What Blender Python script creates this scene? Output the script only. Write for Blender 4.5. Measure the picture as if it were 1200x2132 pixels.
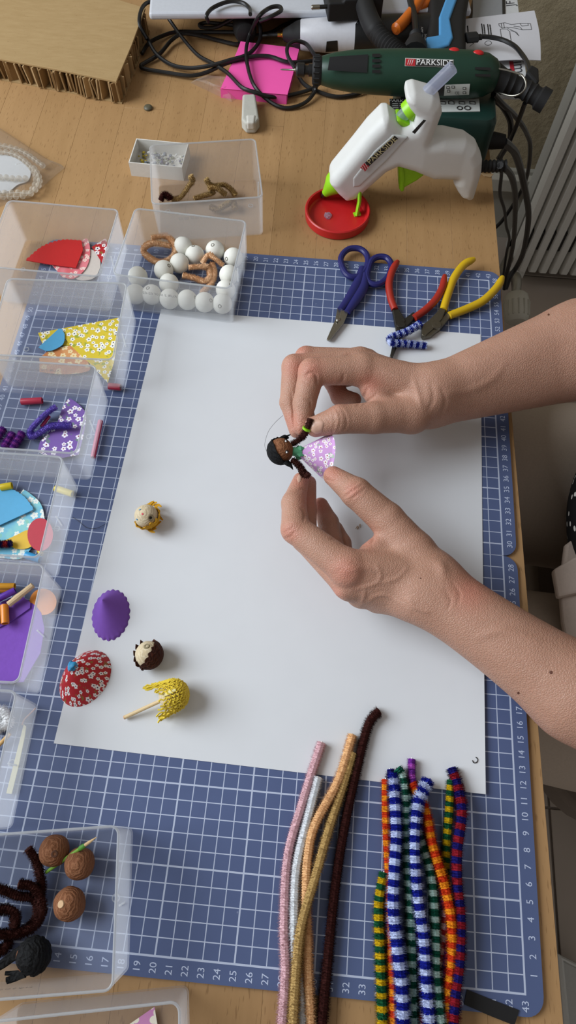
import bpy, bmesh, math, random
import numpy as np
from mathutils import Vector, Matrix, Euler
random.seed(7)
PI = math.pi
S = 0.01                                   # every length below is in centimetres
scn = bpy.context.scene
COL = scn.collection
for o in list(bpy.data.objects): bpy.data.objects.remove(o)

# ------------------------------------------------------------------ camera
F_PX = 1392.87
RC = np.array([[0.99607756, 0.0878069, 0.01092939], [0.08418644, -0.90240876, -0.4225767], [-0.02724238, 0.42183927, -0.90626127]])
CC = np.array([27.0894, 8.1222, 49.6323])
cam = bpy.data.cameras.new('camera'); camo = bpy.data.objects.new('camera', cam); COL.objects.link(camo)
cam.sensor_fit = 'VERTICAL'; cam.sensor_height = 24.0; cam.lens = F_PX / 2132 * 24.0
cam.clip_start = 0.01; cam.clip_end = 50
mw = Matrix.Identity(4)
for i in range(3):
    mw[i][0] = RC[0][i]; mw[i][1] = -RC[1][i]; mw[i][2] = -RC[2][i]; mw[i][3] = CC[i] * S
camo.matrix_world = mw
scn.camera = camo

def at(x, y, z=0.0):                       # pixel of the photograph -> place at height z
    d = RC.T @ np.array([(x - 600) / F_PX, (y - 1066) / F_PX, 1.0]); t = (z - CC[2]) / d[2]
    return Vector(CC + t * d)
def aty(x, y, Y):
    d = RC.T @ np.array([(x - 600) / F_PX, (y - 1066) / F_PX, 1.0]); t = (Y - CC[1]) / d[1]
    return Vector(CC + t * d)

# ------------------------------------------------------------------ light
w = bpy.data.worlds.new('room_light'); scn.world = w; w.use_nodes = True
bg = w.node_tree.nodes['Background']; bg.inputs[0].default_value = (1.0, 0.95, 0.90, 1); bg.inputs[1].default_value = 0.27
def area(name, loc, target, sx, sy, power, col):
    l = bpy.data.lights.new(name, 'AREA'); l.shape = 'RECTANGLE'; l.size = sx * S; l.size_y = sy * S; l.energy = power; l.color = col
    o = bpy.data.objects.new(name, l); COL.objects.link(o); o.location = Vector(loc) * S
    o.rotation_euler = (Vector(target) - Vector(loc)).to_track_quat('-Z', 'Y').to_euler()
    return o
area('window_daylight', (-135, 35, 112), (20, 30, 0), 120, 130, 50, (0.88, 0.94, 1.0))
scn.view_settings.view_transform = 'Standard'; scn.view_settings.look = 'None'
scn.view_settings.exposure = 0.1; scn.view_settings.gamma = 1.0; scn.view_settings.use_curve_mapping = False
scn.cycles.transparent_max_bounces = 40

# ------------------------------------------------------------------ materials
def lin(c):
    if isinstance(c, str):
        c = c.lstrip('#'); c = tuple(int(c[i:i+2], 16) / 255 for i in (0, 2, 4))
    return tuple((v / 12.92 if v <= 0.04045 else ((v + 0.055) / 1.055) ** 2.4) for v in c) + (1.0,)
class NT:
    def __init__(s, name):
        s.m = bpy.data.materials.new(name); s.m.use_nodes = True; s.t = s.m.node_tree
        s.b = s.t.nodes['Principled BSDF']; s.out = s.t.nodes['Material Output']
    def n(s, typ, **kw):
        nd = s.t.nodes.new(typ)
        for k, v in kw.items(): setattr(nd, k, v)
        return nd
    def put(s, sock, v):
        if isinstance(v, (int, float)): sock.default_value = v
        elif isinstance(v, tuple): sock.default_value = v if len(sock.default_value) == len(v) else v[:len(sock.default_value)]
        else: s.t.links.new(v, sock)
    def math(s, op, a, b=None, c=None):
        nd = s.n('ShaderNodeMath', operation=op); s.put(nd.inputs[0], a)
        if b is not None: s.put(nd.inputs[1], b)
        if c is not None: s.put(nd.inputs[2], c)
        return nd.outputs[0]
    def vmath(s, op, a, b=None):
        nd = s.n('ShaderNodeVectorMath', operation=op); s.put(nd.inputs[0], a)
        if b is not None: s.put(nd.inputs[1], b)
        return nd.outputs[0]
    def mix(s, f, a, b):
        nd = s.n('ShaderNodeMix', data_type='RGBA'); s.put(nd.inputs[0], f); s.put(nd.inputs[6], a); s.put(nd.inputs[7], b)
        return nd.outputs[2]
    def co(s, which='Object'): return s.n('ShaderNodeTexCoord').outputs[which]
    def scale(s, v, sc, off=None):
        nd = s.n('ShaderNodeMapping'); s.put(nd.inputs[0], v); nd.inputs[3].default_value = sc if isinstance(sc, tuple) else (sc,) * 3
        if off is not None: s.put(nd.inputs[1], off)
        return nd.outputs[0]
    def noise(s, v, sc, det=3, rough=.5, out=0):
        nd = s.n('ShaderNodeTexNoise'); s.put(nd.inputs['Vector'], v); nd.inputs['Scale'].default_value = sc
        nd.inputs['Detail'].default_value = det; nd.inputs['Roughness'].default_value = rough
        return nd.outputs[out]
    def ramp(s, f, lo, hi, a=0.0, b=1.0):
        nd = s.n('ShaderNodeMapRange', interpolation_type='SMOOTHSTEP'); s.put(nd.inputs[0], f)
        for i, v in enumerate((lo, hi, a, b)): nd.inputs[i + 1].default_value = v
        return nd.outputs[0]
    def bump(s, h, strength=.3, dist=.001):
        nd = s.n('ShaderNodeBump'); nd.inputs['Strength'].default_value = strength; nd.inputs['Distance'].default_value = dist
        s.put(nd.inputs['Height'], h); s.t.links.new(nd.outputs[0], s.b.inputs['Normal'])
    def fin(s, col=None, rough=.5, spec=.5, **kw):
        if col is not None: s.put(s.b.inputs['Base Color'], lin(col) if isinstance(col, str) else col)
        s.put(s.b.inputs['Roughness'], rough); s.b.inputs['Specular IOR Level'].default_value = spec
        for k, v in kw.items(): s.put(s.b.inputs[k.replace('_', ' ')], v)
        return s.m
_mc = {}
def plain(col, rough=.5, spec=.5, var=.06, nsc=300, bump=0.0, metal=0.0, name=None):
    key = (col, rough, spec, var, nsc, bump, metal)
    if key in _mc: return _mc[key]
    t = NT(name or 'm_' + str(col).lstrip('#')); c = lin(col)
    n = t.noise(t.co(), nsc, 2)
    d = tuple(v * (1 - var) for v in c[:3]) + (1,); e = tuple(min(1, v * (1 + var)) for v in c[:3]) + (1,)
    if bump: t.bump(n, bump, .0006)
    m = t.fin(t.mix(n, d, e), rough, spec, Metallic=metal)
    _mc[key] = m
    return m

def m_wood():
    t = NT('beech_wood'); co = t.co(); oi = t.n('ShaderNodeObjectInfo').outputs['Random']
    off = t.n('ShaderNodeCombineXYZ'); t.put(off.inputs[0], t.math('MULTIPLY', oi, 7.3)); t.put(off.inputs[1], t.math('MULTIPLY', oi, 31.0))
    v = t.vmath('ADD', co, off.outputs[0])
    g = t.noise(t.scale(v, (90, 6, 90)), 1.0, 4, .6)
    fine = t.noise(t.scale(v, (900, 30, 900)), 1.0, 2, .5)
    fl = t.noise(t.scale(v, (800, 105, 300)), 1.0, 1, .4)
    fleck = t.ramp(fl, .63, .72)
    a = t.mix(g, lin('#94714a'), lin('#b99468'))
    a = t.mix(t.math('MULTIPLY', fine, .35), a, lin('#ab8659'))
    tone = t.mix(t.math('MULTIPLY', oi, .45), a, lin('#9a774c'))
    a = t.mix(t.math('MULTIPLY', fleck, .42), tone, lin('#6a4a2a'))
    t.bump(fl, .06, .0004)
    return t.fin(a, .5, .35)
M = {}
M['wood'] = m_wood()
def m_mat():
    t = NT('cutting_mat_print'); sp = t.n('ShaderNodeSeparateXYZ'); t.put(sp.inputs[0], t.co())
    X = t.math('MULTIPLY', sp.outputs[0], 100.0); Y = t.math('MULTIPLY', sp.outputs[1], 100.0)
    def line(c, per, wd):
        f = t.math('ABSOLUTE', t.math('SUBTRACT', t.math('FRACT', t.math('ADD', t.math('DIVIDE', c, per), .5)), .5))
        return t.math('LESS_THAN', t.math('MULTIPLY', f, per), wd)
    g = t.math('MAXIMUM', line(X, 1, .032), line(Y, 1, .032)); g = t.math('MAXIMUM', g, t.math('MAXIMUM', line(X, 5, .055), line(Y, 5, .055)))
    for (c, e) in ((X, 0), (X, 43), (Y, 0), (Y, 58)):
        g = t.math('MAXIMUM', g, t.math('LESS_THAN', t.math('ABSOLUTE', t.math('SUBTRACT', c, e)), .06))
    ins = t.math('MULTIPLY', t.math('MULTIPLY', t.math('GREATER_THAN', X, -.06), t.math('LESS_THAN', X, 43.06)),
                 t.math('MULTIPLY', t.math('GREATER_THAN', Y, -.06), t.math('LESS_THAN', Y, 58.06)))
    g = t.math('MULTIPLY', g, ins)
    n = t.noise(t.co(), 14, 4, .6); sc = t.noise(t.scale(t.co(), (200, 200, 200)), 1.0, 3, .7)
    base = t.mix(n, lin('#47557a'), lin('#546289'))
    base = t.mix(t.math('MULTIPLY', t.math('MULTIPLY', t.ramp(sc, .70, .76), t.ramp(n, .5, .62)), .5), base, lin('#a9b4cc'))
    c = t.mix(g, base, lin('#b4bed4'))
    t.bump(sc, .05, .0003)
    return t.fin(c, .42, .45)
M['mat'] = m_mat()
def m_floral(name, base, petal, core, leaf=None, cells=95.0, base2=None):
    t = NT(name); uv = t.n('ShaderNodeUVMap').outputs[0]
    vo = t.n('ShaderNodeTexVoronoi', voronoi_dimensions='2D', feature='F1'); t.put(vo.inputs['Vector'], uv); vo.inputs['Scale'].default_value = cells; vo.inputs['Randomness'].default_value = .8
    d = t.vmath('SUBTRACT', t.scale(uv, cells), t.scale(vo.outputs['Position'], cells)); sp = t.n('ShaderNodeSeparateXYZ'); t.put(sp.inputs[0], d)
    r = t.math('SQRT', t.math('ADD', t.math('MULTIPLY', sp.outputs[0], sp.outputs[0]), t.math('MULTIPLY', sp.outputs[1], sp.outputs[1])))
    cs = t.n('ShaderNodeSeparateColor'); t.put(cs.inputs[0], vo.outputs['Color'])
    a = t.math('ADD', t.math('ARCTAN2', sp.outputs[1], sp.outputs[0]), t.math('MULTIPLY', cs.outputs[0], 6.28))
    pet = t.math('ADD', .27, t.math('MULTIPLY', t.math('ABSOLUTE', t.math('COSINE', t.math('MULTIPLY', a, 2.5))), .17))
    size = t.ramp(cs.outputs[1], .0, 1.0, .75, 1.15)
    rr = t.math('DIVIDE', r, size)
    here = t.math('GREATER_THAN', cs.outputs[2], .22)
    fl = t.math('MULTIPLY', t.math('LESS_THAN', rr, pet), here); cr = t.math('MULTIPLY', t.math('LESS_THAN', rr, .11), here)
    c = lin(base)
    n = t.noise(uv, 60, 3)
    c = t.mix(t.ramp(n, .42, .58), c, lin(base2)) if base2 else t.mix(n, c, tuple(v * .92 for v in c[:3]) + (1,))
    if leaf: c = t.mix(t.math('MULTIPLY', t.ramp(t.noise(uv, 150, 2), .60, .63), .75), c, lin(leaf))
    c = t.mix(fl, c, lin(petal)); c = t.mix(cr, c, lin(core))
    return t.fin(c, .55, .3)
def m_frost(name, fac, col='#dfe3e6', rough=.28):
    t = NT(name); t.fin(col, rough, .5)
    tr = t.n('ShaderNodeBsdfTransparent'); tr.inputs[0].default_value = (.985, .985, .985, 1)
    tl = t.n('ShaderNodeBsdfTranslucent'); tl.inputs[0].default_value = lin(col)
    m1 = t.n('ShaderNodeMixShader'); m1.inputs[0].default_value = .62; t.t.links.new(t.b.outputs[0], m1.inputs[1]); t.t.links.new(tl.outputs[0], m1.inputs[2])
    nz = t.noise(t.co(), 12, 1)
    m2 = t.n('ShaderNodeMixShader'); t.put(m2.inputs[0], t.ramp(nz, .2, .8, fac * .97, fac * 1.03)); t.t.links.new(tr.outputs[0], m2.inputs[1]); t.t.links.new(m1.outputs[0], m2.inputs[2])
    t.t.links.new(m2.outputs[0], t.out.inputs[0])
    return t.m
M['frost'] = m_frost('frosted_plastic', .25, '#eceff3'); M['rim'] = m_frost('frosted_plastic_rim', .5); M['film'] = m_frost('clear_film', .3, '#c9c4bc', .15)
M['frostfloor'] = m_frost('frosted_plastic_base', .12, '#e4e9f2', .2)
M['clearglue'] = m_frost('clear_glue', .55, '#c9cfe6', .2)
def m_skin():
    t = NT('skin'); a = t.n('ShaderNodeAttribute'); a.attribute_name = 'red'; co = t.co()
    n = t.noise(co, 55, 4, .6); f = t.noise(co, 420, 3, .6)
    c = t.mix(n, lin('#a57b66'), lin('#bb917d'))
    c = t.mix(t.math('MULTIPLY', a.outputs['Fac'], .65), c, lin('#bf7a68'))
    c = t.mix(t.ramp(f, .66, .8, 0, .35), c, lin('#96644c'))
    vo = t.n('ShaderNodeTexVoronoi', feature='DISTANCE_TO_EDGE'); t.put(vo.inputs['Vector'], t.scale(co, (560, 760, 560)))
    vo.inputs['Scale'].default_value = 1.0
    h = t.math('ADD', t.math('MULTIPLY', t.ramp(vo.outputs[0], 0, .25), .7), t.math('MULTIPLY', f, .6))
    t.bump(h, .42, .0007)
    t.b.inputs['Subsurface Radius'].default_value = (1.0, .35, .2); t.b.inputs['Subsurface Scale'].default_value = .004
    return t.fin(c, .48, .4, Subsurface_Weight=.18)
M['skin'] = m_skin()
def m_cardboard():
    t = NT('cardboard'); n = t.noise(t.scale(t.co(), (60, 260, 60)), 1.0, 4); sp = t.noise(t.co(), 700, 2)
    c = t.mix(n, lin('#9b8057'), lin('#ae946b')); c = t.mix(t.ramp(sp, .68, .74, 0, .5), c, lin('#5b4526'))
    t.bump(n, .15, .0006)
    return t.fin(c, .85, .2)
M['cardboard'] = m_cardboard()
def m_plaster():
    t = NT('rough_plaster'); n = t.noise(t.co(), 34, 6, .7); n2 = t.noise(t.co(), 7, 3)
    c = t.mix(n, lin('#776a50'), lin('#bdb094')); c = t.mix(t.math('MULTIPLY', n2, .35), c, lin('#978a70'))
    t.bump(n, .6, .006)
    return t.fin(c, .9, .2)
M['plaster'] = m_plaster()
M['black'] = plain('#141415', .42); M['blackmat'] = plain('#1a1a1b', .65, .35); M['cable'] = plain('#121213', .38)
M['white'] = plain('#e6e7e6', .4); M['paper'] = plain('#d5d8dc', .6, .3, .02, 40)
M['green'] = plain('#17392b', .42, .45, .1, 120, .08); M['lime'] = plain('#8fce1c', .35); M['steel'] = plain('#9a968c', .32, .5, .1, 500, 0, 1.0)
M['darksteel'] = plain('#4d4b46', .38, .5, .15, 400, 0, .9); M['red'] = plain('#c01f22', .38); M['gold'] = plain('#c79a4a', .3, .5, .05, 200, 0, 1.0)
M['nail'] = plain('#c79f8c', .32, .5, .04, 200)
M['print'] = plain('#b9c4dd', .5); M['printwhite'] = plain('#e8e8e6', .5); M['printblack'] = plain('#232220', .6)

# ------------------------------------------------------------------ mesh building
class B:
    def __init__(s): s.v = []; s.f = []; s.m = []; s.uv = {}
    def add(s, vs, fs, mi=0, uv=None):
        k = len(s.v); s.v += [tuple(p) for p in vs]
        for f in fs: s.f.append(tuple(i + k for i in f)); s.m.append(mi)
        if uv is not None:
            for i, q in enumerate(uv): s.uv[k + i] = q
        return s
    def box(s, c, size, mat=None, mi=0):
        x, y, z = (d / 2 for d in size)
        vs = [Vector((a * x, b * y, e * z)) for a in (-1, 1) for b in (-1, 1) for e in (-1, 1)]
        if mat is not None: vs = [mat @ p for p in vs]
        vs = [p + Vector(c) for p in vs]
        return s.add(vs, [(0, 1, 3, 2), (4, 6, 7, 5), (0, 4, 5, 1), (2, 3, 7, 6), (0, 2, 6, 4), (1, 5, 7, 3)], mi)
    def prism(s, poly, z0, z1, tf=None, mi=0, mi_side=None):
        n = len(poly); tf = tf or (lambda p: p)
        area = sum(poly[i][0] * poly[(i+1) % n][1] - poly[(i+1) % n][0] * poly[i][1] for i in range(n))
        if area < 0: poly = poly[::-1]
        vs = [tf(Vector((x, y, z0))) for x, y in poly] + [tf(Vector((x, y, z1))) for x, y in poly]
        uv = [tuple(p[:2]) for p in poly] * 2
        k = len(s.v)
        s.add(vs, [tuple(range(n - 1, -1, -1)), tuple(range(n, 2 * n))], mi, [(u * S, v * S) for u, v in uv])
        for i in range(n):
            j = (i + 1) % n; s.f.append((k + i, k + j, k + n + j, k + n + i)); s.m.append(mi if mi_side is None else mi_side)
        return s
    def tube(s, path, r, seg=8, closed=False, mi=0, flat=1.0, matf=None, up=None):
        P = [Vector(p) for p in path]; n = len(P)
        rr = r if isinstance(r, (list, tuple)) else [r] * n
        T = []
        for i in range(n):
            a = P[i - 1] if (i > 0 or closed) else P[0]; b = P[(i + 1) % n] if (i < n - 1 or closed) else P[-1]
            d = b - a; T.append(d.normalized() if d.length > 1e-9 else Vector((0, 0, 1)))
        ref = Vector(up) if up else Vector((0, 0, 1))
        if abs(T[0].dot(ref)) > .95: ref = Vector((1, 0, 0))
        N = (ref - T[0] * ref.dot(T[0])).normalized(); k = len(s.v); vs = []
        for i in range(n):
            N = (N - T[i] * N.dot(T[i])); N = N.normalized() if N.length > 1e-6 else T[i].orthogonal().normalized()
            Bn = T[i].cross(N)
            for j in range(seg):
                a = 2 * PI * j / seg; vs.append(P[i] + N * (math.cos(a) * rr[i] * flat) + Bn * (math.sin(a) * rr[i]))
        fs = []; ms = []
        for i in range(n if closed else n - 1):
            i2 = (i + 1) % n
            for j in range(seg):
                j2 = (j + 1) % seg; fs.append((i * seg + j, i * seg + j2, i2 * seg + j2, i2 * seg + j)); ms.append(matf(i) if matf else mi)
        if not closed:
            fs.append(tuple(range(seg - 1, -1, -1))); ms.append(matf(0) if matf else mi); fs.append(tuple((n - 1) * seg + j for j in range(seg))); ms.append(matf(n - 1) if matf else mi)
        s.v += [tuple(p) for p in vs]
        for f, m_ in zip(fs, ms): s.f.append(tuple(q + k for q in f)); s.m.append(m_)
        return s
    def lathe(s, prof, origin=(0, 0, 0), axis=(0, 0, 1), seg=32, mi=0, squash=1.0, sqdir=None):
        ax = Vector(axis).normalized(); e1 = Vector(sqdir).normalized() if sqdir else ax.orthogonal().normalized(); e2 = ax.cross(e1)
        n = len(prof); vs = []
        for (r, h) in prof:
            for j in range(seg):
                a = 2 * PI * j / seg; vs.append(Vector(origin) + ax * h + e1 * (r * squash * math.cos(a)) + e2 * (r * math.sin(a)))
        fs = []
        for i in range(n - 1):
            for j in range(seg):
                j2 = (j + 1) % seg; fs.append((i * seg + j, i * seg + j2, (i + 1) * seg + j2, (i + 1) * seg + j))
        if prof[0][0] > 1e-4: fs.append(tuple(range(seg - 1, -1, -1)))
        if prof[-1][0] > 1e-4: fs.append(tuple((n - 1) * seg + j for j in range(seg)))
        return s.add(vs, fs, mi)
    def ball(s, c, r, seg=24, rings=14, mi=0, sc=(1, 1, 1), disp=None):
        vs = []; c = Vector(c)
        for i in range(rings + 1):
            th = PI * i / rings
            for j in range(seg):
                a = 2 * PI * j / seg; d = Vector((math.sin(th) * math.cos(a), math.sin(th) * math.sin(a), math.cos(th)))
                q = r * (1 + (disp(d) if disp else 0)); vs.append(c + Vector((d.x * sc[0], d.y * sc[1], d.z * sc[2])) * q)
        fs = [(i * seg + j, (i + 1) * seg + j, (i + 1) * seg + (j + 1) % seg, i * seg + (j + 1) % seg) for i in range(rings) for j in range(seg)]
        return s.add(vs, fs, mi)
    def text(s, body, size, tf, mi=0, th=0.0):
        vs, fs = glyphs(body)
        return s.add([tf(Vector((x * size, y * size, 0))) for x, y in vs], fs, mi)
    def build(s, name, mats, parent=None, smooth=35, origin=None, bevel=0, seg=2, sub=0):
        if not isinstance(mats, (list, tuple)): mats = [mats]
        if origin is None: origin = Vector((0, 0, 0)) if parent is None else ORG.get(parent.name, Vector((0, 0, 0)))
        origin = Vector(origin)
        me = bpy.data.meshes.new(name)
        me.from_pydata([((p[0] - origin[0]) * S, (p[1] - origin[1]) * S, (p[2] - origin[2]) * S) for p in s.v], [], s.f)
        for m_ in mats: me.materials.append(m_)
        if len(mats) > 1: me.polygons.foreach_set('material_index', s.m)
        if s.uv:
            l = me.uv_layers.new(name='UVMap')
            for lp in me.loops:
                q = s.uv.get(lp.vertex_index)
                if q: l.data[lp.index].uv = q
        if smooth:
            me.polygons.foreach_set('use_smooth', [True] * len(me.polygons)); me.set_sharp_from_angle(angle=math.radians(smooth))
        me.update()
        o = bpy.data.objects.new(name, me); COL.objects.link(o)
        if parent is not None: o.parent = parent; ORG[o.name] = origin
        else: o.location = origin * S; ORG[o.name] = origin
        if bevel:
            b = o.modifiers.new('bevel', 'BEVEL'); b.width = bevel * S; b.segments = seg; b.limit_method = 'ANGLE'; b.angle_limit = math.radians(40)
        if sub:
            q = o.modifiers.new('sub', 'SUBSURF'); q.levels = sub; q.render_levels = sub
        return o
ORG = {}
_gc = {}
def glyphs(body):
    if body in _gc: return _gc[body]
    cu = bpy.data.curves.new('lettering', 'FONT'); cu.body = body; cu.align_x = 'CENTER'; cu.align_y = 'CENTER'; cu.size = 1.0; cu.resolution_u = 3
    ob = bpy.data.objects.new('lettering', cu); COL.objects.link(ob)
    dg = bpy.context.evaluated_depsgraph_get(); me = bpy.data.meshes.new_from_object(ob.evaluated_get(dg))
    r = ([(v.co.x, v.co.y) for v in me.vertices], [tuple(p.vertices) for p in me.polygons])
    bpy.data.objects.remove(ob); bpy.data.curves.remove(cu); bpy.data.meshes.remove(me)
    _gc[body] = r
    return r
def thing(name, label, cat, loc, rz=0.0, group=None):
    o = bpy.data.objects.new(name, None); COL.objects.link(o); o.location = Vector(loc) * S; o.rotation_euler = (0, 0, rz); o.empty_display_size = .01
    ORG[o.name] = Vector(loc); tag(o, label, cat, group)
    return o
def tag(o, label, cat, group=None):
    o['label'] = label; o['category'] = cat
    if group: o['group'] = group
    return o
def struct(o): o['kind'] = 'structure'; return o
def smoothpath(P, n=8, closed=False):
    P = [Vector(p) for p in P]; out = []; m = len(P)
    rng = range(m if closed else m - 1)
    for i in rng:
        a = P[(i - 1) % m] if (closed or i > 0) else P[0] * 2 - P[1]; b = P[i]; c = P[(i + 1) % m]
        d = P[(i + 2) % m] if (closed or i + 2 < m) else P[-1] * 2 - P[-2]
        for k in range(n):
            t = k / n
            out.append(.5 * ((2 * b) + (c - a) * t + (2 * a - 5 * b + 4 * c - d) * t * t + (3 * b - a - 3 * c + d) * t ** 3))
    if not closed: out.append(P[-1])
    return out
def frame(o, ex, ey):                      # local (x, y, z) -> world, ex/ey unit directions in the surface
    o = Vector(o); ex = Vector(ex).normalized(); ey = Vector(ey); ey = (ey - ex * ey.dot(ex)).normalized(); ez = ex.cross(ey)
    return lambda p: o + ex * p[0] + ey * p[1] + ez * (p[2] if len(p) > 2 else 0)

# ------------------------------------------------------------------ implicit surfaces (organic shapes)
def surfnet(D, lo, h):
    nx, ny, nz = D.shape; s = D < 0
    c = np.zeros((nx - 1, ny - 1, nz - 1), np.uint8)
    for i in (0, 1):
        for j in (0, 1):
            for k in (0, 1): c += s[i:nx-1+i, j:ny-1+j, k:nz-1+k]
    act = (c > 0) & (c < 8); idx = np.full(act.shape, -1, np.int64); ii = np.argwhere(act); idx[act] = np.arange(len(ii))
    pos = np.zeros((len(ii), 3)); cnt = np.zeros(len(ii))
    cor = [(i, j, k) for i in (0, 1) for j in (0, 1) for k in (0, 1)]
    for a in cor:
        for ax in range(3):
            if a[ax]: continue
            b = list(a); b[ax] = 1
            da = D[ii[:, 0] + a[0], ii[:, 1] + a[1], ii[:, 2] + a[2]]; db = D[ii[:, 0] + b[0], ii[:, 1] + b[1], ii[:, 2] + b[2]]
            cr = (da < 0) != (db < 0); t = np.where(cr, da / np.where(cr, da - db, 1), 0)
            q = np.array(a, float)[None, :] + np.zeros((len(ii), 3)); q[:, ax] += t
            pos += np.where(cr[:, None], q, 0); cnt += cr
    pos = (pos / cnt[:, None] + ii) * h + np.array(lo)
    F = []
    for ax in range(3):
        b, c2 = [(1, 2), (2, 0), (0, 1)][ax]
        sl0 = [slice(None)] * 3; sl1 = [slice(None)] * 3; sl0[ax] = slice(0, -1); sl1[ax] = slice(1, None)
        e = s[tuple(sl0)] != s[tuple(sl1)]; e_in = s[tuple(sl0)]
        q = np.argwhere(e); q = q[(q[:, b] > 0) & (q[:, c2] > 0) & (q[:, b] < D.shape[b] - 1) & (q[:, c2] < D.shape[c2] - 1)]
        fl = e_in[q[:, 0], q[:, 1], q[:, 2]]
        def g(db, dc):
            r = q.copy(); r[:, b] += db; r[:, c2] += dc; return idx[r[:, 0], r[:, 1], r[:, 2]]
        qd = np.stack([g(-1, -1), g(0, -1), g(0, 0), g(-1, 0)], 1); qd[~fl] = qd[~fl][:, ::-1]
        F.append(qd)
    F = np.concatenate(F); F = F[(F >= 0).all(1)]
    return pos, F
def grid(lo, hi, h):
    ax = [np.arange(lo[i], hi[i] + h, h, dtype=np.float32) for i in range(3)]
    return np.meshgrid(*ax, indexing='ij', sparse=True)
def rcone(G, a, b, ra, rb):
    a = np.array(a, np.float32); d = np.array(b, np.float32) - a; L = float(d @ d) + 1e-9
    X, Y, Z = G; px, py, pz = X - a[0], Y - a[1], Z - a[2]
    t = np.clip((px * d[0] + py * d[1] + pz * d[2]) / L, 0, 1)
    return np.sqrt((px - t * d[0]) ** 2 + (py - t * d[1]) ** 2 + (pz - t * d[2]) ** 2) - (ra + (rb - ra) * t)
def ellip(G, c, ax, r):
    X, Y, Z = G; c = np.array(c, np.float32); px, py, pz = X - c[0], Y - c[1], Z - c[2]; k = 0
    for e, q in zip(ax, r): k = k + ((px * e[0] + py * e[1] + pz * e[2]) / q) ** 2
    k = np.sqrt(k); return (k - 1) * min(r)
def smin(a, b, k):
    h = np.clip(.5 + .5 * (b - a) / k, 0, 1); return b + (a - b) * h - k * h * (1 - h)
def polysdf(P, U, W):
    P = np.array(P, float); n = len(P); d = np.full(np.broadcast(U, W).shape, 1e9); sg = np.zeros(d.shape, bool)
    for i in range(n):
        a = P[i]; b = P[(i + 1) % n]; e = b - a; wx = U - a[0]; wy = W - a[1]
        t = np.clip((wx * e[0] + wy * e[1]) / (e @ e + 1e-12), 0, 1); d = np.minimum(d, (wx - e[0] * t) ** 2 + (wy - e[1] * t) ** 2)
        if a[1] != b[1]: sg ^= ((a[1] > W) != (b[1] > W)) & (U < (b[0] - a[0]) * (W - a[1]) / (b[1] - a[1]) + a[0])
    d = np.sqrt(d); return np.where(sg, -d, d)
def plump(poly, half, rnd, tf, h=.15, thick=None):
    """outline (local x, y) given a rounded thickness along local z; tf maps to the scene"""
    P = np.array(poly, float); lo = P.min(0) - 2 * h; hi = P.max(0) + 2 * h
    U = np.arange(lo[0], hi[0] + h, h)[:, None]; W = np.arange(lo[1], hi[1] + h, h)[None, :]; Z = np.arange(-half - 2 * h, half + 3 * h, h)
    d2 = polysdf(P, U + 0 * W, W + 0 * U)[:, :, None]; hh = half if thick is None else thick(U + 0 * W, W + 0 * U)[:, :, None]
    qx = d2 + rnd; qz = np.abs(Z)[None, None, :] - hh + rnd
    D = np.minimum(np.maximum(qx, qz), 0) + np.sqrt(np.maximum(qx, 0) ** 2 + np.maximum(qz, 0) ** 2) - rnd
    v, f = surfnet(D, (lo[0], lo[1], Z[0]), h)
    b = B(); b.add([tf(Vector(p)) for p in v], [tuple(q) for q in f.tolist()]); return b

# ================================================================== the room
FL = -74.0
b = B(); b.box((40, 60, FL - 1), (500, 400, 2)); floor = struct(b.build('floor', plain('#7a6f66', .6, .4, .1, 4), origin=(40, 60, FL - 1)))
tile_m = plain('#a3978c', .5, .45, .08, 9)
tb = B(); tb.box((0, 0, 0), (29.6, 29.6, .4)); t0 = None
for i in range(4):
    for j in range(7):
        c = (57.3 + 30 * i, -30.4 + 30 * j, FL + .15)
        if t0 is None: t0 = tb.build('floor_tile', tile_m, floor, origin=(0, 0, 0), bevel=.1); q = t0
        else: q = t0.copy(); COL.objects.link(q); q.parent = floor
        q.location = (Vector(c) - Vector((40, 60, FL - 1))) * S
WV = 148.0
b = B(); b.box((40, WV + 5, 20), (500, 10, 188)); wall = struct(b.build('wall_back', M['plaster'], origin=(40, WV + 5, FL)))
b = B(); b.box((40, WV - .6, -64.5), (500, 1.2, 19)); struct(b.build('baseboard_back', plain('#a9a79d', .6), origin=(40, WV - .6, FL)))
b = B(); b.box((40, WV - 1.4, -57.6), (500, 3.0, 3.6)); struct(b.build('trim_1', plain('#bab6aa', .6), origin=(40, WV - 1.4, FL), bevel=.4))

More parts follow.
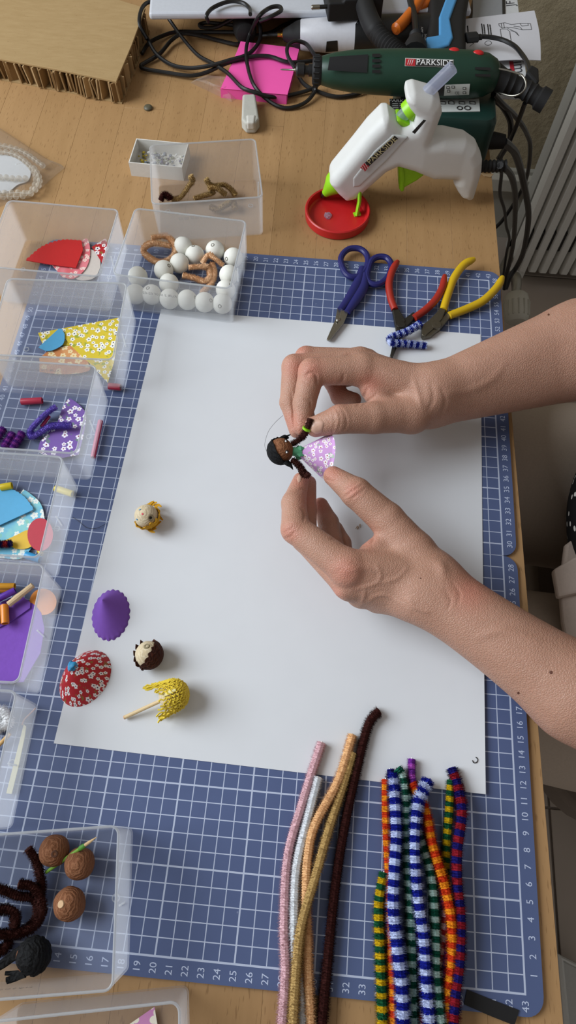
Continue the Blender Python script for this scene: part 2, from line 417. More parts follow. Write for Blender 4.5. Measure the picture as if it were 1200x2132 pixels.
# radiator
rad = thing('radiator', 'white ribbed radiator standing by the plaster wall, right of the table', 'radiator', (90, 136, FL))
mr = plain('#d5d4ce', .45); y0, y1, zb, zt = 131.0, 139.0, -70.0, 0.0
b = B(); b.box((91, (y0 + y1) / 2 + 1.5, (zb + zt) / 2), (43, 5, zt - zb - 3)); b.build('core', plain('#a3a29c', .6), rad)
col0 = None
for i in range(19):
    x = 70.6 + 2.45 * i
    if col0 is None:
        pl = [(-.95, 0), (-.95, 2.2), (-.6, 2.7), (.6, 2.7), (.95, 2.2), (.95, 0)]
        b = B(); n = len(pl); zs = [(zb, .55), (zb + 1.2, 1), (zb + 5, 1), (zt - 5, 1), (zt - 1.2, 1), (zt, .55)]
        vs = [(px * k, -py * k, z) for z, k in zs for px, py in pl]
        fs = [(r * n + a, r * n + (a + 1) % n, (r + 1) * n + (a + 1) % n, (r + 1) * n + a) for r in range(len(zs) - 1) for a in range(n)] + [tuple(range(n - 1, -1, -1)), tuple(range((len(zs) - 1) * n, len(zs) * n))]
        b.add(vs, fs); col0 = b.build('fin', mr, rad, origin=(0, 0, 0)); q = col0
        b = B(); b.box((0, 0, 0), (.5, 1.6, 5)); s0 = b.build('slot', plain('#1d1b18', .8), rad, origin=(0, 0, 0)); q2 = s0
    else:
        q = col0.copy(); COL.objects.link(q); q.parent = rad; q2 = s0.copy(); COL.objects.link(q2); q2.parent = rad
    q.location = (Vector((x, y0 + 2.4, 0)) - Vector((90, 136, FL))) * S
    q2.location = (Vector((x + 1.22, y0 + 1.0, zb + 10)) - Vector((90, 136, FL))) * S
for zz in (zb + 5.0, zt - 5.0):
    b = B(); b.tube([(69.5, y0 + 3.4, zz), (114, y0 + 3.4, zz)], 2.0, 14); b.build('header_pipe', mr, rad)
for x in (74, 108):
    b = B(); b.box((x, 136, (FL + zb) / 2), (2, 5, zb - FL + .6)); b.build('foot', mr, rad, bevel=.3)
# thermostat head at the radiator's lower left corner
tv = thing('thermostat_valve', 'white ribbed radiator thermostat knob low beside the table edge', 'valve', (65.5, 116, -64))
c = aty(1076, 640, 116); ax = Vector((.05, -.75, -.25)).normalized(); o_ = c - ax * 3.2
b = B(); b.lathe([(0, 0), (1.9, 0), (2.5, .6), (2.75, 2), (2.75, 5), (2.5, 6.0), (1.9, 6.6), (0, 6.8)], o_, ax, 28); b.build('knob', plain('#b5b2a6', .45), tv)
for k in range(14):
    a = 2 * PI * k / 14; e1 = ax.orthogonal().normalized(); e2 = ax.cross(e1); d = e1 * math.cos(a) + e2 * math.sin(a)
    b = B(); b.tube([o_ + ax * 2.2 + d * 2.75, o_ + ax * 5.6 + d * 2.65], [.22, .16], 6); b.build('rib', plain('#a3a094', .45), tv)
b = B(); b.tube(smoothpath([o_, o_ - ax * 4, (67, 126, -66), (69.8, 133.5, -65)], 6), 1.0, 12); b.build('valve_pipe', plain('#8f8c82', .4, .5, .05, 200, 0, .6), tv)

# ================================================================== table with its beech staves
TZ = -0.3; ang = math.atan(.0177)
table = thing('work_table', 'beech stave work table carrying the whole craft set-up', 'table', (45.3, 0, FL), ang)
ORG[table.name] = Vector((0, 0, 0))
def tl(x, y, z): return Vector((x, y, z - FL))
W_ = 4.6; k = 0
stv = {}
for i in range(21):
    x1 = -W_ * i; y = -34.0 - random.random() * 30
    while y < 114:
        L = random.choice((34, 42, 50, 58)); ya = max(y, -34); yb = min(y + L, 114.0)
        if yb - ya > 3:
            key = round(yb - ya, 2)
            if key not in stv:
                b = B(); b.box((0, 0, 0), (W_ - .01, yb - ya - .01, 2.6)); o = b.build('stave', M['wood'], table, origin=(0, 0, 0)); stv[key] = o
                bv = o.modifiers.new('bevel', 'BEVEL'); bv.width = .00012; bv.segments = 1
            else: o = stv[key].copy(); COL.objects.link(o); o.parent = table
            o.location = tl(x1 - W_ / 2, (ya + yb) / 2, TZ - 1.3) * S
        y += L
for (x, y) in ((-5, -28), (-5, 108), (-90, -28), (-90, 108)):
    b = B(); b.box(tl(x, y, (FL + TZ - 2.6) / 2 + .2), (5, 5, -FL + TZ - 2.6 + .0)); b.build('leg', plain('#6f5a3c', .5), table, origin=(0, 0, 0), bevel=.3)

# ================================================================== cutting mat
mat = thing('cutting_mat', 'blue cutting mat with centimetre grid and numbered edges under the paper', 'cutting mat', (0, 0, TZ))
def rrect(x0, y0, x1, y1, r, n=6):
    out = []
    for cx, cy, a0 in ((x1 - r, y1 - r, 0), (x0 + r, y1 - r, 90), (x0 + r, y0 + r, 180), (x1 - r, y0 + r, 270)):
        for k in range(n + 1):
            a = math.radians(a0 + 90 * k / n); out.append((cx + r * math.cos(a), cy + r * math.sin(a)))
    return out
panels = []
for (ya, yb) in ((-1.15, 28.99), (29.01, 59.2)):
    b = B(); b.prism(rrect(-1.1, ya, 44.12, yb, 1.1), TZ, 0); panels.append(b.build('mat_panel', M['mat'], mat, smooth=0))
for pi_, pn in enumerate(panels):
    b = B()
    for v in range(0, 59):
        if (v <= 28) != (pi_ == 0) or v in (0, 29): continue
        for u in (43.62, -.55):
            b.text(str(v), .62, lambda p, u=u, v=v: Vector((u - p.y, v + p.x, .012)))
    for u in range(0, 44):
        b.text(str(u), .62, lambda p, u=u: Vector((u - p.y, (-.62 if pi_ == 0 else 58.55) + p.x, .012)))
    b.build('printed_numbers', M['print'], pn, smooth=0, origin=(0, 0, TZ))

# ================================================================== big sheet of paper
P4 = [(11.74, 51.23), (41.97, 51.17), (40.9, 11.18), (10.81, 11.83)]
b = B(); N = 24; vs = []
for top in (0, 1):
    for i in range(N + 1):
        for j in range(N + 1):
            s_, t_ = i / N, j / N
            a = Vector(P4[0]).lerp(Vector(P4[1]), s_); c = Vector(P4[3]).lerp(Vector(P4[2]), s_); p = a.lerp(c, t_)
            lift = .28 * max(0, (s_ - .8) / .2) ** 2 * max(0, t_ - .45) / .55 + .05 * max(0, (.12 - s_) / .12) ** 2
            vs.append((p.x, p.y, .02 + lift + .03 * top))
n1 = (N + 1) ** 2; fs = []
for i in range(N):
    for j in range(N):
        q = [i * (N + 1) + j, (i + 1) * (N + 1) + j, (i + 1) * (N + 1) + j + 1, i * (N + 1) + j + 1]
        fs.append(tuple(q)); fs.append(tuple(n1 + x for x in q[::-1]))
for i in range(N):
    for (a, c) in ((i * (N + 1), (i + 1) * (N + 1)), (i * (N + 1) + N, (i + 1) * (N + 1) + N), (i, i + 1), (N * (N + 1) + i, N * (N + 1) + i + 1)): fs.append((a, c, n1 + c, n1 + a))
b.add(vs, fs); paper = tag(b.build('paper_sheet', M['paper'], origin=(26, 31, 0), smooth=60), 'large blank white paper sheet lying on the blue cutting mat', 'paper')
def curve_thing(name, pts, r, m, label, cat, seg=6, n=6, group=None):
    P = smoothpath(pts, n); b = B(); b.tube(P, r, seg); return tag(b.build(name, m, origin=P[0]), label, cat, group)
curve_thing('thread', [at(984, 1583, .3), at(987, 1588, .3), at(993, 1587, .3), at(995, 1581, .3), at(991, 1576, .3)], .03, M['black'], 'short black curled thread on the lower right corner of the paper', 'thread')
curve_thing('thread', [at(741, 1101, .1), at(745, 1095, .12), at(745, 1102, .1), at(750, 1091, .12), at(751, 1098, .1)], .02, plain('#9a7444'), 'tiny tan zigzag thread on the paper between the hands', 'thread')
curve_thing('thread', [at(152, 1077, .05), at(165, 1086, .1), at(180, 1098, .06), at(200, 1100, .1), at(222, 1090, .1)], .016, M['black'], 'fine dark hair curving from the mat onto the paper edge', 'thread')

# ================================================================== clear plastic boxes
def loop(w_, d_, r, z, n=6): return [(x, y, z) for x, y in rrect(-w_ / 2, -d_ / 2, w_ / 2, d_ / 2, r, n)]
BW, BD, BH = 10.7, 8.45, 4.6
def drawer(label, FR=None, rot=0.0, centre=None, z=0.0):
    a = math.radians(rot)
    if centre is None:
        ox, oy = BW / 2, BD / 2; centre = (FR[0] - (ox * math.cos(a) - oy * math.sin(a)), FR[1] - (ox * math.sin(a) + oy * math.cos(a)))
    t = thing('plastic_box', label, 'box', (centre[0], centre[1], z), a, 'clear plastic boxes')
    if not PROTO:
        th = .11; rings = [loop(BW - .35, BD - .35, .35, .0), loop(BW - .2, BD - .2, .45, .12), loop(BW - .05, BD - .05, .55, BH), loop(BW - .05 - 2 * th, BD - .05 - 2 * th, .45, BH), loop(BW - .22 - 2 * th, BD - .22 - 2 * th, .35, .14)]
        n = len(rings[0]); b = B(); b.add([p for r in rings for p in r], [(i * n + j, i * n + (j + 1) % n, (i + 1) * n + (j + 1) % n, (i + 1) * n + j) for i in range(4) for j in range(n)])
        PROTO.append(b.build('wall', M['frost'], t, origin=(0, 0, 0)))
        b = B(); b.prism([p[:2] for p in rings[4]], .02, .13); PROTO.append(b.build('base', M['frostfloor'], t, origin=(0, 0, 0)))
        b = B(); b.tube([(x, y, BH) for x, y, z_ in loop(BW - .05 - th, BD - .05 - th, .5, BH)], .085, 6, True); PROTO.append(b.build('rim', M['rim'], t, origin=(0, 0, 0)))
        for sx in (-1, 1):
            b = B(); b.tube([(sx * 4.3 + .22 * math.cos(q * PI / 8), .22 * math.sin(q * PI / 8), .17) for q in range(16)], .05, 6, True); PROTO.append(b.build('base_stud', M['rim'], t, origin=(0, 0, 0)))
        b = B(); b.tube([(5.1, -.2, 1.4), (5.17, -.2, 3.1)], .06, 8); PROTO.append(b.build('runner_bump', M['rim'], t, origin=(0, 0, 0)))
        b = B(); b.text('KUR 2 III 0F 02-02', .42, lambda p: Vector((-1.4 - p.x, -4.02, 2.6 + p.y))); PROTO.append(b.build('moulded_marking', plain('#6f6a66', .6), t, origin=(0, 0, 0), smooth=0))
    else:
        for p in PROTO: c = p.copy(); COL.objects.link(c); c.parent = t
    return t
PROTO = []
drawer('clear plastic box holding white wooden balls and tan pipe cleaners', centre=(13.73, 54.63), rot=-3.4)
drawer('clear plastic box with red and pink cut papers, left of the wooden balls', FR=(7.25, 58.8), rot=-1.0)
drawer('clear plastic box farthest back on the bare wood, holding tan pipe cleaner figures', centre=(14.4, 65.2), rot=11.2, z=TZ)
drawer('clear plastic box with yellow flowered papers', FR=(9.75, 49.95), rot=2.6)
drawer('clear plastic box with purple flowered paper and purple pipe cleaners', FR=(8.95, 40.9), rot=1.0)
drawer('clear plastic box with light blue papers and a red disc', FR=(8.2, 32.2), rot=1.2)
drawer('clear plastic box with large purple foam sheet and orange pieces', FR=(8.9, 23.38), rot=1.8)
drawer('clear plastic box with white fluffy pipe cleaner and wooden strip', FR=(9.2, 14.55), rot=1.6)
drawer('clear plastic box with brown balls and dark brown pipe cleaners', FR=(17.4, 7.25), rot=8.8)
drawer('clear plastic box at the bottom picture edge with a pink flowered paper', FR=(22.4, -1.2), rot=10.0, z=TZ)

# ================================================================== cut papers
M['f_red'] = m_floral('red_flower_print', '#b5242c', '#efe7e6', '#2b2c55', '#7a7030', 150)
M['f_pink'] = m_floral('pink_flower_print', '#d9686f', '#f0d0c8', '#e0a090', None, 200, '#e08088')
M['f_yellow'] = m_floral('yellow_flower_print', '#dcc338', '#f1efe6', '#3a3a55', '#86a03a', 185)
M['f_orange'] = m_floral('orange_flower_print', '#d89a62', '#efd9a8', '#d8a860', None, 140, '#c9824f')
M['f_purple'] = m_floral('purple_flower_print', '#7a5aa6', '#eeeaf2', '#8a2f4a', '#6a8a70', 170)
M['f_blue'] = m_floral('blue_flower_print', '#74bcd8', '#e9efe6', '#c9d6e0', '#8ac6b0', 140, '#8ecfd0')
M['f_rose'] = m_floral('rose_flower_print', '#d38fc0', '#f0ead8', '#e8c8c0', None, 80)
M['f_dress'] = m_floral('lilac_flower_print', '#cf9ed6', '#f3eef2', '#a83a3a', '#9aba98', 235)
def sheet(name, px, z, m, label, th=.05, tilt=0.0, cat='paper', scallop=0, tf=None):
    """flat cut-out: outline given where it lies on the box floor at height z"""
    pts = [at(x, y, z) for x, y in px]; c = sum(pts, Vector()) / len(pts)
    poly = [(p.x - c.x, p.y - c.y) for p in pts]
    b = B(); b.prism(poly, 0, th, lambda p: Vector((p.x + c.x, p.y + c.y, z + p.z + tilt * p.y)))
    return tag(b.build(name, m, origin=(c.x, c.y, z), smooth=0), label, cat)
def Z(reg, k):                              # coordinates read in an enlarged crop -> photograph
    return lambda L: [(reg[0] + x * k, reg[1] + y * k) for x, y in L]
def arcpts(P, n=6): return [tuple(p[:2]) for p in smoothpath([(x, y, 0) for x, y in P], n)]
def scal(P, n, amp):
    """scalloped edge along an open pixel path"""
    Q = smoothpath([(x, y, 0) for x, y in P], 14); out = []; L = len(Q)
    for i, p in enumerate(Q):
        d = (Q[min(i + 1, L - 1)] - Q[max(i - 1, 0)]).normalized(); out.append((p.x - d.y * amp * abs(math.sin(n * PI * i / (L - 1))), p.y + d.x * amp * abs(math.sin(n * PI * i / (L - 1)))))
    return out
z3 = Z((0, 400), .45); z5 = Z((0, 740), .25); zb_ = Z((0, 940), 1 / 6); zo = Z((0, 1160), 1 / 6); zy = Z((0, 560), .25)
sheet('cut_paper', z3([(185, 275), (250, 240)]) + z3(arcpts([(290, 330), (340, 330), (370, 240), (405, 218), (418, 280), (400, 350), (345, 400), (290, 395)])), .3, M['f_pink'], 'pink flowered paper tucked under the plain red half disc')
sheet('cut_paper', z3([(122, 318)]) + z3(scal([(122, 318), (200, 255), (290, 226), (378, 228)], 14, -5)) + z3([(385, 270), (352, 352), (240, 338)]), .5, M['red'], 'plain bright red half disc with a scalloped edge', .08)
sheet('cut_paper', z3(arcpts([(405, 262), (445, 280), (466, 335), (440, 395), (385, 410), (350, 395), (400, 350), (420, 300)])), .2, plain('#c9bfb6', .6), 'pale grey paper crescent in the box of red papers')
sheet('cut_paper', z3([(425, 255), (490, 215), (503, 258), (478, 340), (455, 300)]), .3, M['f_red'], 'small red flowered paper scrap in the corner of the red box')
sheet('cut_paper', zy([(318, 535), (525, 497), (990, 408), (995, 470), (970, 550), (700, 560), (640, 640), (360, 640)]), .22, M['f_yellow'], 'long yellow flowered paper triangle lying under the others')
sheet('cut_paper', zy([(525, 560), (545, 505), (860, 510), (985, 565), (950, 780), (900, 950), (730, 770), (600, 650)]), .34, M['f_yellow'], 'wide yellow flowered paper sector leaning at the box front')
sheet('cut_paper', zy(arcpts([(330, 745), (400, 690), (500, 655), (600, 645), (680, 690), (730, 770), (740, 850), (540, 880), (330, 860)])), .28, M['f_orange'], 'orange flowered paper half disc below the yellow papers')
sheet('cut_paper', zy([(322, 655), (490, 500), (515, 500), (540, 545)] + arcpts([(540, 590), (520, 635), (450, 675), (390, 685), (340, 665)], 4)), .48, plain('#4d9fca', .5), 'small bright blue paper leaf on the yellow flowered paper')
sheet('cut_paper', z5([(315, 800), (335, 720), (410, 640), (480, 560), (520, 440), (568, 365)] + arcpts([(590, 362), (640, 395), (690, 445), (718, 500), (700, 650), (655, 830)], 4) + [(500, 860), (380, 840)]), .3, M['f_purple'], 'purple flowered paper fan in the box of purple things')
sheet('cut_paper', zb_([(-200, 1110)]) + zb_(arcpts([(0, 1330), (255, 1342), (400, 1200), (545, 960), (550, 780), (500, 640), (400, 545), (300, 480), (270, 510), (0, 900)], 5)), .22, M['f_blue'], 'sky blue flowered paper disc under the plain blue sector')
sheet('cut_paper', zb_([(-260, 500)]) + zb_(scal([(0, 455), (150, 480), (300, 570), (415, 715)], 11, -9)) + zb_([(412, 735), (0, 925), (-260, 1030)]), .42, plain('#4fa6d2', .5), 'plain light blue sector with a scalloped edge', .08)
sheet('cut_paper', zb_(arcpts([(40, 1125), (200, 1050), (350, 985), (430, 1060), (430, 1160), (330, 1215), (200, 1215), (120, 1170)], 4)), .36, plain('#dfb62a', .5), 'yellow paper petal half under the red disc')
sheet('cut_paper', zb_([(505 + 160 * math.cos(a * PI / 16), 1040 + 205 * math.sin(a * PI / 16)) for a in range(32)]), .5, plain('#b72a3c', .5), 'plain red paper disc in the box of blue papers')
sheet('cut_paper', zo([(540 + 168 * math.cos(a * PI / 16) , 560 + 165 * math.sin(a * PI / 16)) for a in range(32)] ), .35, plain('#e08a2c', .5), 'orange paper disc against the box wall')
sheet('foam_sheet', zo([(-100, 560), (0, 600)] + scal([(0, 590), (150, 520), (280, 510), (385, 575)], 5, -10) + [(380, 640), (170, 790), (0, 880), (-100, 900)]), .45, plain('#7245a6', .7, .3, .08, 300, .2), 'purple foam piece with scalloped edge curled under the tubes', .12, .0, 'foam')
sheet('foam_sheet', zo([(-150, 950), (0, 860), (400, 575), (460, 620), (520, 700), (560, 900), (510, 1200), (300, 1560), (100, 1585), (-150, 1580)]), .3, plain('#7747ae', .7, .3, .08, 300, .2), 'largest purple foam sheet lying flat in the box', .12, .0, 'foam')
sheet('cut_paper', [(270, 2132), (322, 2096), (328, 2132), (330, 2180), (240, 2180)], .0, M['f_rose'], 'pink flowered paper triangle in the box at the bottom edge')

# ================================================================== pipe cleaners
def fuzz(name, col, var=.14):
    return plain(col, .85, .2, var, 900)
def resample(P, ds):
    out = [P[0]]; acc = 0
    for a, c in zip(P, P[1:]):
        L = (c - a).length
        if L < 1e-9: continue
        d = ds - acc
        while d <= L: out.append(a.lerp(c, d / L)); d += ds
        acc = L - (d - ds)
    return out
def chenille_mesh(pts, r, period=0.0, ds=.05, nb=22, n=8, core=.7, rnd=None):
    rnd = rnd or random; P = resample(smoothpath(pts, n), ds); b = B()
    def mf(i): return 0 if not period else int(i * ds / period) % 2
    b.tube(P, [r * core * (.9 + .2 * ((i % 3) / 2)) for i in range(len(P))], 8, matf=mf)
    for i in range(1, len(P) - 1):
        T = (P[i + 1] - P[i - 1]).normalized(); N = T.orthogonal().normalized(); Q = T.cross(N)
        for k in range(nb):
            a = rnd.random() * 2 * PI; d = N * math.cos(a) + Q * math.sin(a); L = r * (.98 + .28 * rnd.random()); sd = T.cross(d) * .034 * (.7 + rnd.random())
            c = P[i] + T * ds * (rnd.random() - .5); tip = c + d * L + T * (rnd.random() - .5) * .09
            b.add([c + d * r * .75 - sd, c + d * r * .75 + sd, tip], [(0, 1, 2)], mf(max(0, i + rnd.randint(-1, 1))))
    return b, P
def pipe_cleaner(px, z, r, cols, label, period=0.0, group='pipe cleaners laid out at the front', pts=None, **kw):
    if pts is None:
        zz = z if isinstance(z, (list, tuple)) else [z] * len(px)
        pts = [at(x, y, q) for (x, y), q in zip(px, zz)]
    r *= .95 if group == gi else 1.18
    t = thing('pipe_cleaner', label, 'pipe cleaner', pts[0], 0, group)
    b, P = chenille_mesh(pts, r, period, **kw)
    b.build('fuzz', [fuzz('f', c) for c in cols], t, smooth=0)
    b = B(); b.tube([P[0] - (P[1] - P[0]) * 1.2] + P[::6] + [P[-1], P[-1] + (P[-1] - P[-2]) * 1.2], .045, 5); b.build('wire', M['steel'], t)
    return t
gi = 'pipe cleaner pieces in the boxes'
zp = Z((560, 1440), .5333)
pipe_cleaner(zp([(207, 198), (170, 310), (130, 440), (75, 640), (60, 900), (65, 1100), (50, 1340), (45, 1450)]), .36, .35, ['#dcb8be'], 'pale pink pipe cleaner, leftmost of the plain ones')
pipe_cleaner(zp([(192, 332), (150, 500), (108, 680), (98, 850), (102, 1000), (120, 1150), (130, 1340), (135, 1450)]), .36, .38, ['#e2e5e8'], 'white pipe cleaner between the pink and peach ones')
pipe_cleaner(zp([(328, 168), (270, 350), (180, 520), (152, 650), (146, 800), (150, 950), (152, 1100), (165, 1340), (170, 1450)]), [.4, .5, .6, .6, .6, .6, .5, .4, .4], .35, ['#e6bd8c'], 'peach pipe cleaner crossing under the tan one')
pipe_cleaner(zp([(330, 238), (290, 370), (240, 520), (180, 730), (130, 900), (110, 1050), (92, 1340), (88, 1450)]), [.4, .45, .6, 1.0, 1.15, 1.0, .9, .8], .34, ['#bfa168'], 'tan gold pipe cleaner crossing over the peach one')
pipe_cleaner(zp([(432, 76), (418, 88), (385, 140), (340, 320), (290, 560), (255, 800), (230, 1050), (203, 1340), (195, 1450)]), .36, .36, ['#3a1612'], 'dark brown pipe cleaner reaching farthest onto the paper')
YG = ['#0f5230', '#c7a40e']; OR = ['#c63a10', '#e0901a']; BWt = ['#0e1a86', '#bcc6e2']; GW = ['#0e5240', '#b3ccc6']; RB = ['#171366', '#8c1626']; MP = ['#7a2f9c', '#b052b8']; RW = ['#b02a34', '#d8c2c4']
g2 = 'striped pipe cleaners in the bundle'
pipe_cleaner(zp([(690, 830), (684, 920), (650, 1100), (600, 1260), (580, 1450)]), .4, .36, RW, 'red and white striped pipe cleaner mostly buried in the bundle', .34, g2)
pipe_cleaner(zp([(560, 820), (585, 960), (600, 1100), (590, 1340), (580, 1450)]), .38, .34, RB, 'navy and red striped pipe cleaner buried mid bundle', .34, g2)
pipe_cleaner(zp([(558, 262), (558, 300), (562, 350), (600, 500), (660, 700), (690, 900), (690, 1100), (690, 1450)]), .38, .3, MP, 'purple striped pipe cleaner with its tip standing out of the bundle', .32, g2)
pipe_cleaner(zp([(712, 345), (704, 470), (694, 600), (690, 750), (705, 1000), (710, 1300), (712, 1450)]), .4, .34, YG, 'yellow and green striped pipe cleaner half under the red and blue one', .34, g2)
pipe_cleaner(zp([(450, 705), (430, 830), (434, 1000), (440, 1150), (446, 1340), (450, 1450)]), .4, .38, YG, 'yellow and green striped pipe cleaner, leftmost of the striped bundle', .34, g2)
pipe_cleaner(zp([(457, 342), (459, 500), (468, 680), (478, 900), (484, 1100), (490, 1340), (495, 1450)]), .42, .34, OR, 'red and orange striped pipe cleaner on the left of the bundle', .34, g2)
pipe_cleaner(zp([(474, 302), (478, 330), (490, 500), (495, 700)]), .4, .3, RB, 'short red and navy striped pipe cleaner tip on the left of the bundle', .32, g2)
pipe_cleaner(zp([(500, 300), (520, 330), (530, 430), (538, 600), (551, 800), (557, 1000), (562, 1340), (565, 1450)]), .6, .38, GW, 'green and white striped pipe cleaner beside the left blue and white one', .36, g2)
pipe_cleaner(zp([(530, 380), (555, 470), (600, 600), (630, 700), (645, 850), (650, 1000), (652, 1130), (675, 1340), (690, 1450)]), [.4, .5, .6, .7, .8, .9, 1, 1.1, 1.1], .38, GW, 'green and white striped pipe cleaner right of both blue and white ones', .36, g2)
pipe_cleaner(zp([(560, 356), (610, 460), (640, 600), (688, 760), (714, 900), (716, 1050), (702, 1200), (694, 1340), (690, 1450)]), [.45, .7, 1.0, 1.1, 1.1, 1, .9, .9, .9], .37, OR, 'red and orange striped pipe cleaner slanting across the bundle', .36, g2)
pipe_cleaner(zp([(714, 298), (735, 360), (754, 470), (736, 620), (736, 750), (748, 880), (744, 1050), (726, 1200), (718, 1340), (712, 1450)]), [.4, .6, 1, 1.1, 1.1, 1.1, 1.1, 1.1, 1.1, 1.1], .4, RB, 'red and navy striped pipe cleaner, rightmost of the bundle', .4, g2)
pipe_cleaner(zp([(484, 322), (492, 420), (498, 560), (490, 700), (486, 850), (502, 1000), (518, 1150), (526, 1340), (530, 1450)]), [.5, .9, 1.1, 1.2, 1.2, 1.2, 1.2, 1.2, 1.2], .44, BWt, 'blue and white striped pipe cleaner, left one of the two in the bundle', .4, g2)
pipe_cleaner(zp([(622, 346), (582, 440), (570, 600), (580, 780), (604, 960), (614, 1120), (632, 1340), (640, 1450)]), [.6, 1.1, 1.4, 1.3, 1.3, 1.3, 1.3, 1.3], .4, BWt, 'blue and white striped pipe cleaner, right one of the two in the bundle', .38, g2)
# bent piece lying on the pliers
pipe_cleaner([(876, 674), (850, 690), (815, 702), (813, 708), (815, 714), (850, 716), (890, 720)], [.75, .9, .95, .95, .9, .6, .4], .3, ['#1d2b8f', '#b4c0e4'], 'short blue and white striped pipe cleaner folded over the red pliers', .3, 'bent craft pieces')
# inside the boxes
def pz(reg, L, zz, r, cols, label, period=0.0, **kw): pipe_cleaner(reg(L), zz, r, cols, label, period, gi, **kw)
pz(z3, [(700, 212), (775, 205), (812, 262), (785, 308), (725, 322), (662, 272), (705, 236), (790, 250)], [1.5, 1.6, 1.2, .7, .5, .7, 1.5, 1.2], .34, ['#ecc8a2'], 'tan pipe cleaner bent into a loop among the wooden balls')
pz(z3, [(845, 385), (900, 398), (945, 412), (972, 395), (965, 352), (935, 345), (870, 348)], [1.0, .9, .8, .8, 1.0, 1.3, 1.4], .34, ['#ecc8a2'], 'tan pipe cleaner hook at the middle of the ball box')
pz(z3, [(935, 330), (962, 292), (985, 300), (1035, 340)], [1.2, 1.6, 1.6, 1.0], .32, ['#ecc8a2'], 'tan pipe cleaner bow behind the hook in the ball box')
pz(z3, [(980, 330), (992, 370), (980, 420), (930, 470)], [.9, .8, .6, .5], .32, ['#e8c29c'], 'tan pipe cleaner end pointing to the front of the ball box')
zf = Z((250, 270), .2667)
pz(zf, [(400, 540), (470, 530), (545, 430), (570, 400), (545, 355)], [.5, .6, 1.4, 1.6, 2.2], .34, ['#a98c5c'], 'tan pipe cleaner figure with raised bent arm')
pz(zf, [(575, 540), (650, 515), (730, 490), (700, 450), (760, 460), (830, 510)], [.4, .5, .6, 1.2, 1.2, .5], .34, ['#a98c5c'], 'tan pipe cleaner zigzag in the middle of the farthest box')
pz(zf, [(670, 380), (700, 430), (740, 440), (810, 430), (870, 470), (905, 515)], [1.8, 1.2, 1.0, 1.0, .7, .4], .34, ['#a08454'], 'tan pipe cleaner arch behind the zigzag')
pz(zf, [(700, 600), (760, 620), (820, 590), (880, 560), (900, 620)], [.4, .4, .5, .5, .4], .34, ['#a98c5c'], 'tan pipe cleaner curl seen through the box front')
pz(zf, [(318, 555), (340, 510), (375, 515), (395, 545)], [.5, .9, .9, .5], .42, ['#3a120e'], 'short dark brown fluffy tuft in the farthest box')
pz(z5, [(470, 425), (380, 490), (280, 590), (250, 640), (270, 675), (340, 640), (430, 590), (600, 582)], [1.0, .8, .6, .5, .5, .6, .8, .9], .34, ['#7a66c0'], 'violet pipe cleaner folded into a V')
pz(z5, [(30, 605), (-40, 720)], .5, .4, ['#5b2382', '#93419f'], 'purple striped pipe cleaner piece, left of three', .24)
pz(z5, [(110, 645), (30, 770)], .5, .4, ['#5b2382', '#93419f'], 'purple striped pipe cleaner piece, middle of three', .24)
pz(z5, [(190, 640), (100, 775)], .5, .4, ['#5b2382', '#93419f'], 'purple striped pipe cleaner piece, right of three', .24)
pz(zb_, [(-150, 1165), (150, 1150)], .75, .34, ['#1a1550', '#8a1a22'], 'red and navy striped pipe cleaner end on the yellow petal', .4)
zw = Z((0, 1400), .1689)
pz(zw, [(-100, 520), (20, 480), (90, 560), (70, 640), (-20, 660), (-60, 760)], [.7, .9, .9, .6, .5, .5], .5, ['#f0f2f4'], 'white fluffy pipe cleaner knot', nb=16)
zbr = Z((0, 1680), .35)
br = '#3b1913'
pz(zbr, [(165, 245), (215, 320), (240, 420), (245, 500), (215, 560)], [1.4, 1.1, .8, .6, .5], .40, [br], 'dark brown pipe cleaner standing up at the back of the tangle')
pz(zbr, [(-40, 480), (30, 500), (110, 530), (200, 545), (225, 620), (215, 690), (130, 745), (40, 760), (-60, 750)], [1.4, 1.4, 1.3, 1.1, 1, .9, .8, .8, .8], .40, [br], 'dark brown pipe cleaner making the big front loop of the tangle')
pz(zbr, [(110, 460), (190, 475), (245, 560), (240, 640), (200, 700)], [1.6, 1.5, 1.3, 1.0, .7], .40, [br], 'dark brown pipe cleaner arching over the big loop')
pz(zbr, [(-60, 620), (40, 610), (90, 640), (85, 720)], [1.0, 1.0, .9, .6], .40, [br], 'dark brown pipe cleaner stub crossing the tangle')
pz(zbr, [(60, 790), (20, 850), (-40, 870)], .5, .40, [br], 'dark brown pipe cleaner end beside the black haired head')

# ================================================================== wooden balls in the box
def m_wrinkle(name, c1, c2, strength=.5, sc=160):
    t = NT(name); co = t.co(); n = t.noise(co, sc, 4, .65); wv = t.n('ShaderNodeTexWave', wave_type='RINGS'); t.put(wv.inputs['Vector'], co)
    wv.inputs['Scale'].default_value = sc * 1.6; wv.inputs['Distortion'].default_value = 9; wv.inputs['Detail'].default_value = 3
    t.bump(t.math('ADD', n, wv.outputs['Fac']), strength, .0008)
    return t.fin(t.mix(t.math('MULTIPLY', wv.outputs['Fac'], .6), lin(c2), lin(c1)), .8, .2)
M['ballwhite'] = plain('#e2e1d8', .6, .3, .05, 200, .15); M['brownclay'] = m_wrinkle('brown_crepe', '#96684a', '#74492f'); M['creamclay'] = m_wrinkle('cream_crepe', '#dccfb4', '#c3b292', .25)
balls = [(381, 513), (406, 531), (448, 521), (486, 536), (374, 548), (341, 562), (287, 575), (477, 572), (352, 590), (470, 603), (282, 612), (316, 613), (353, 622), (390, 624), (426, 629), (463, 632)]
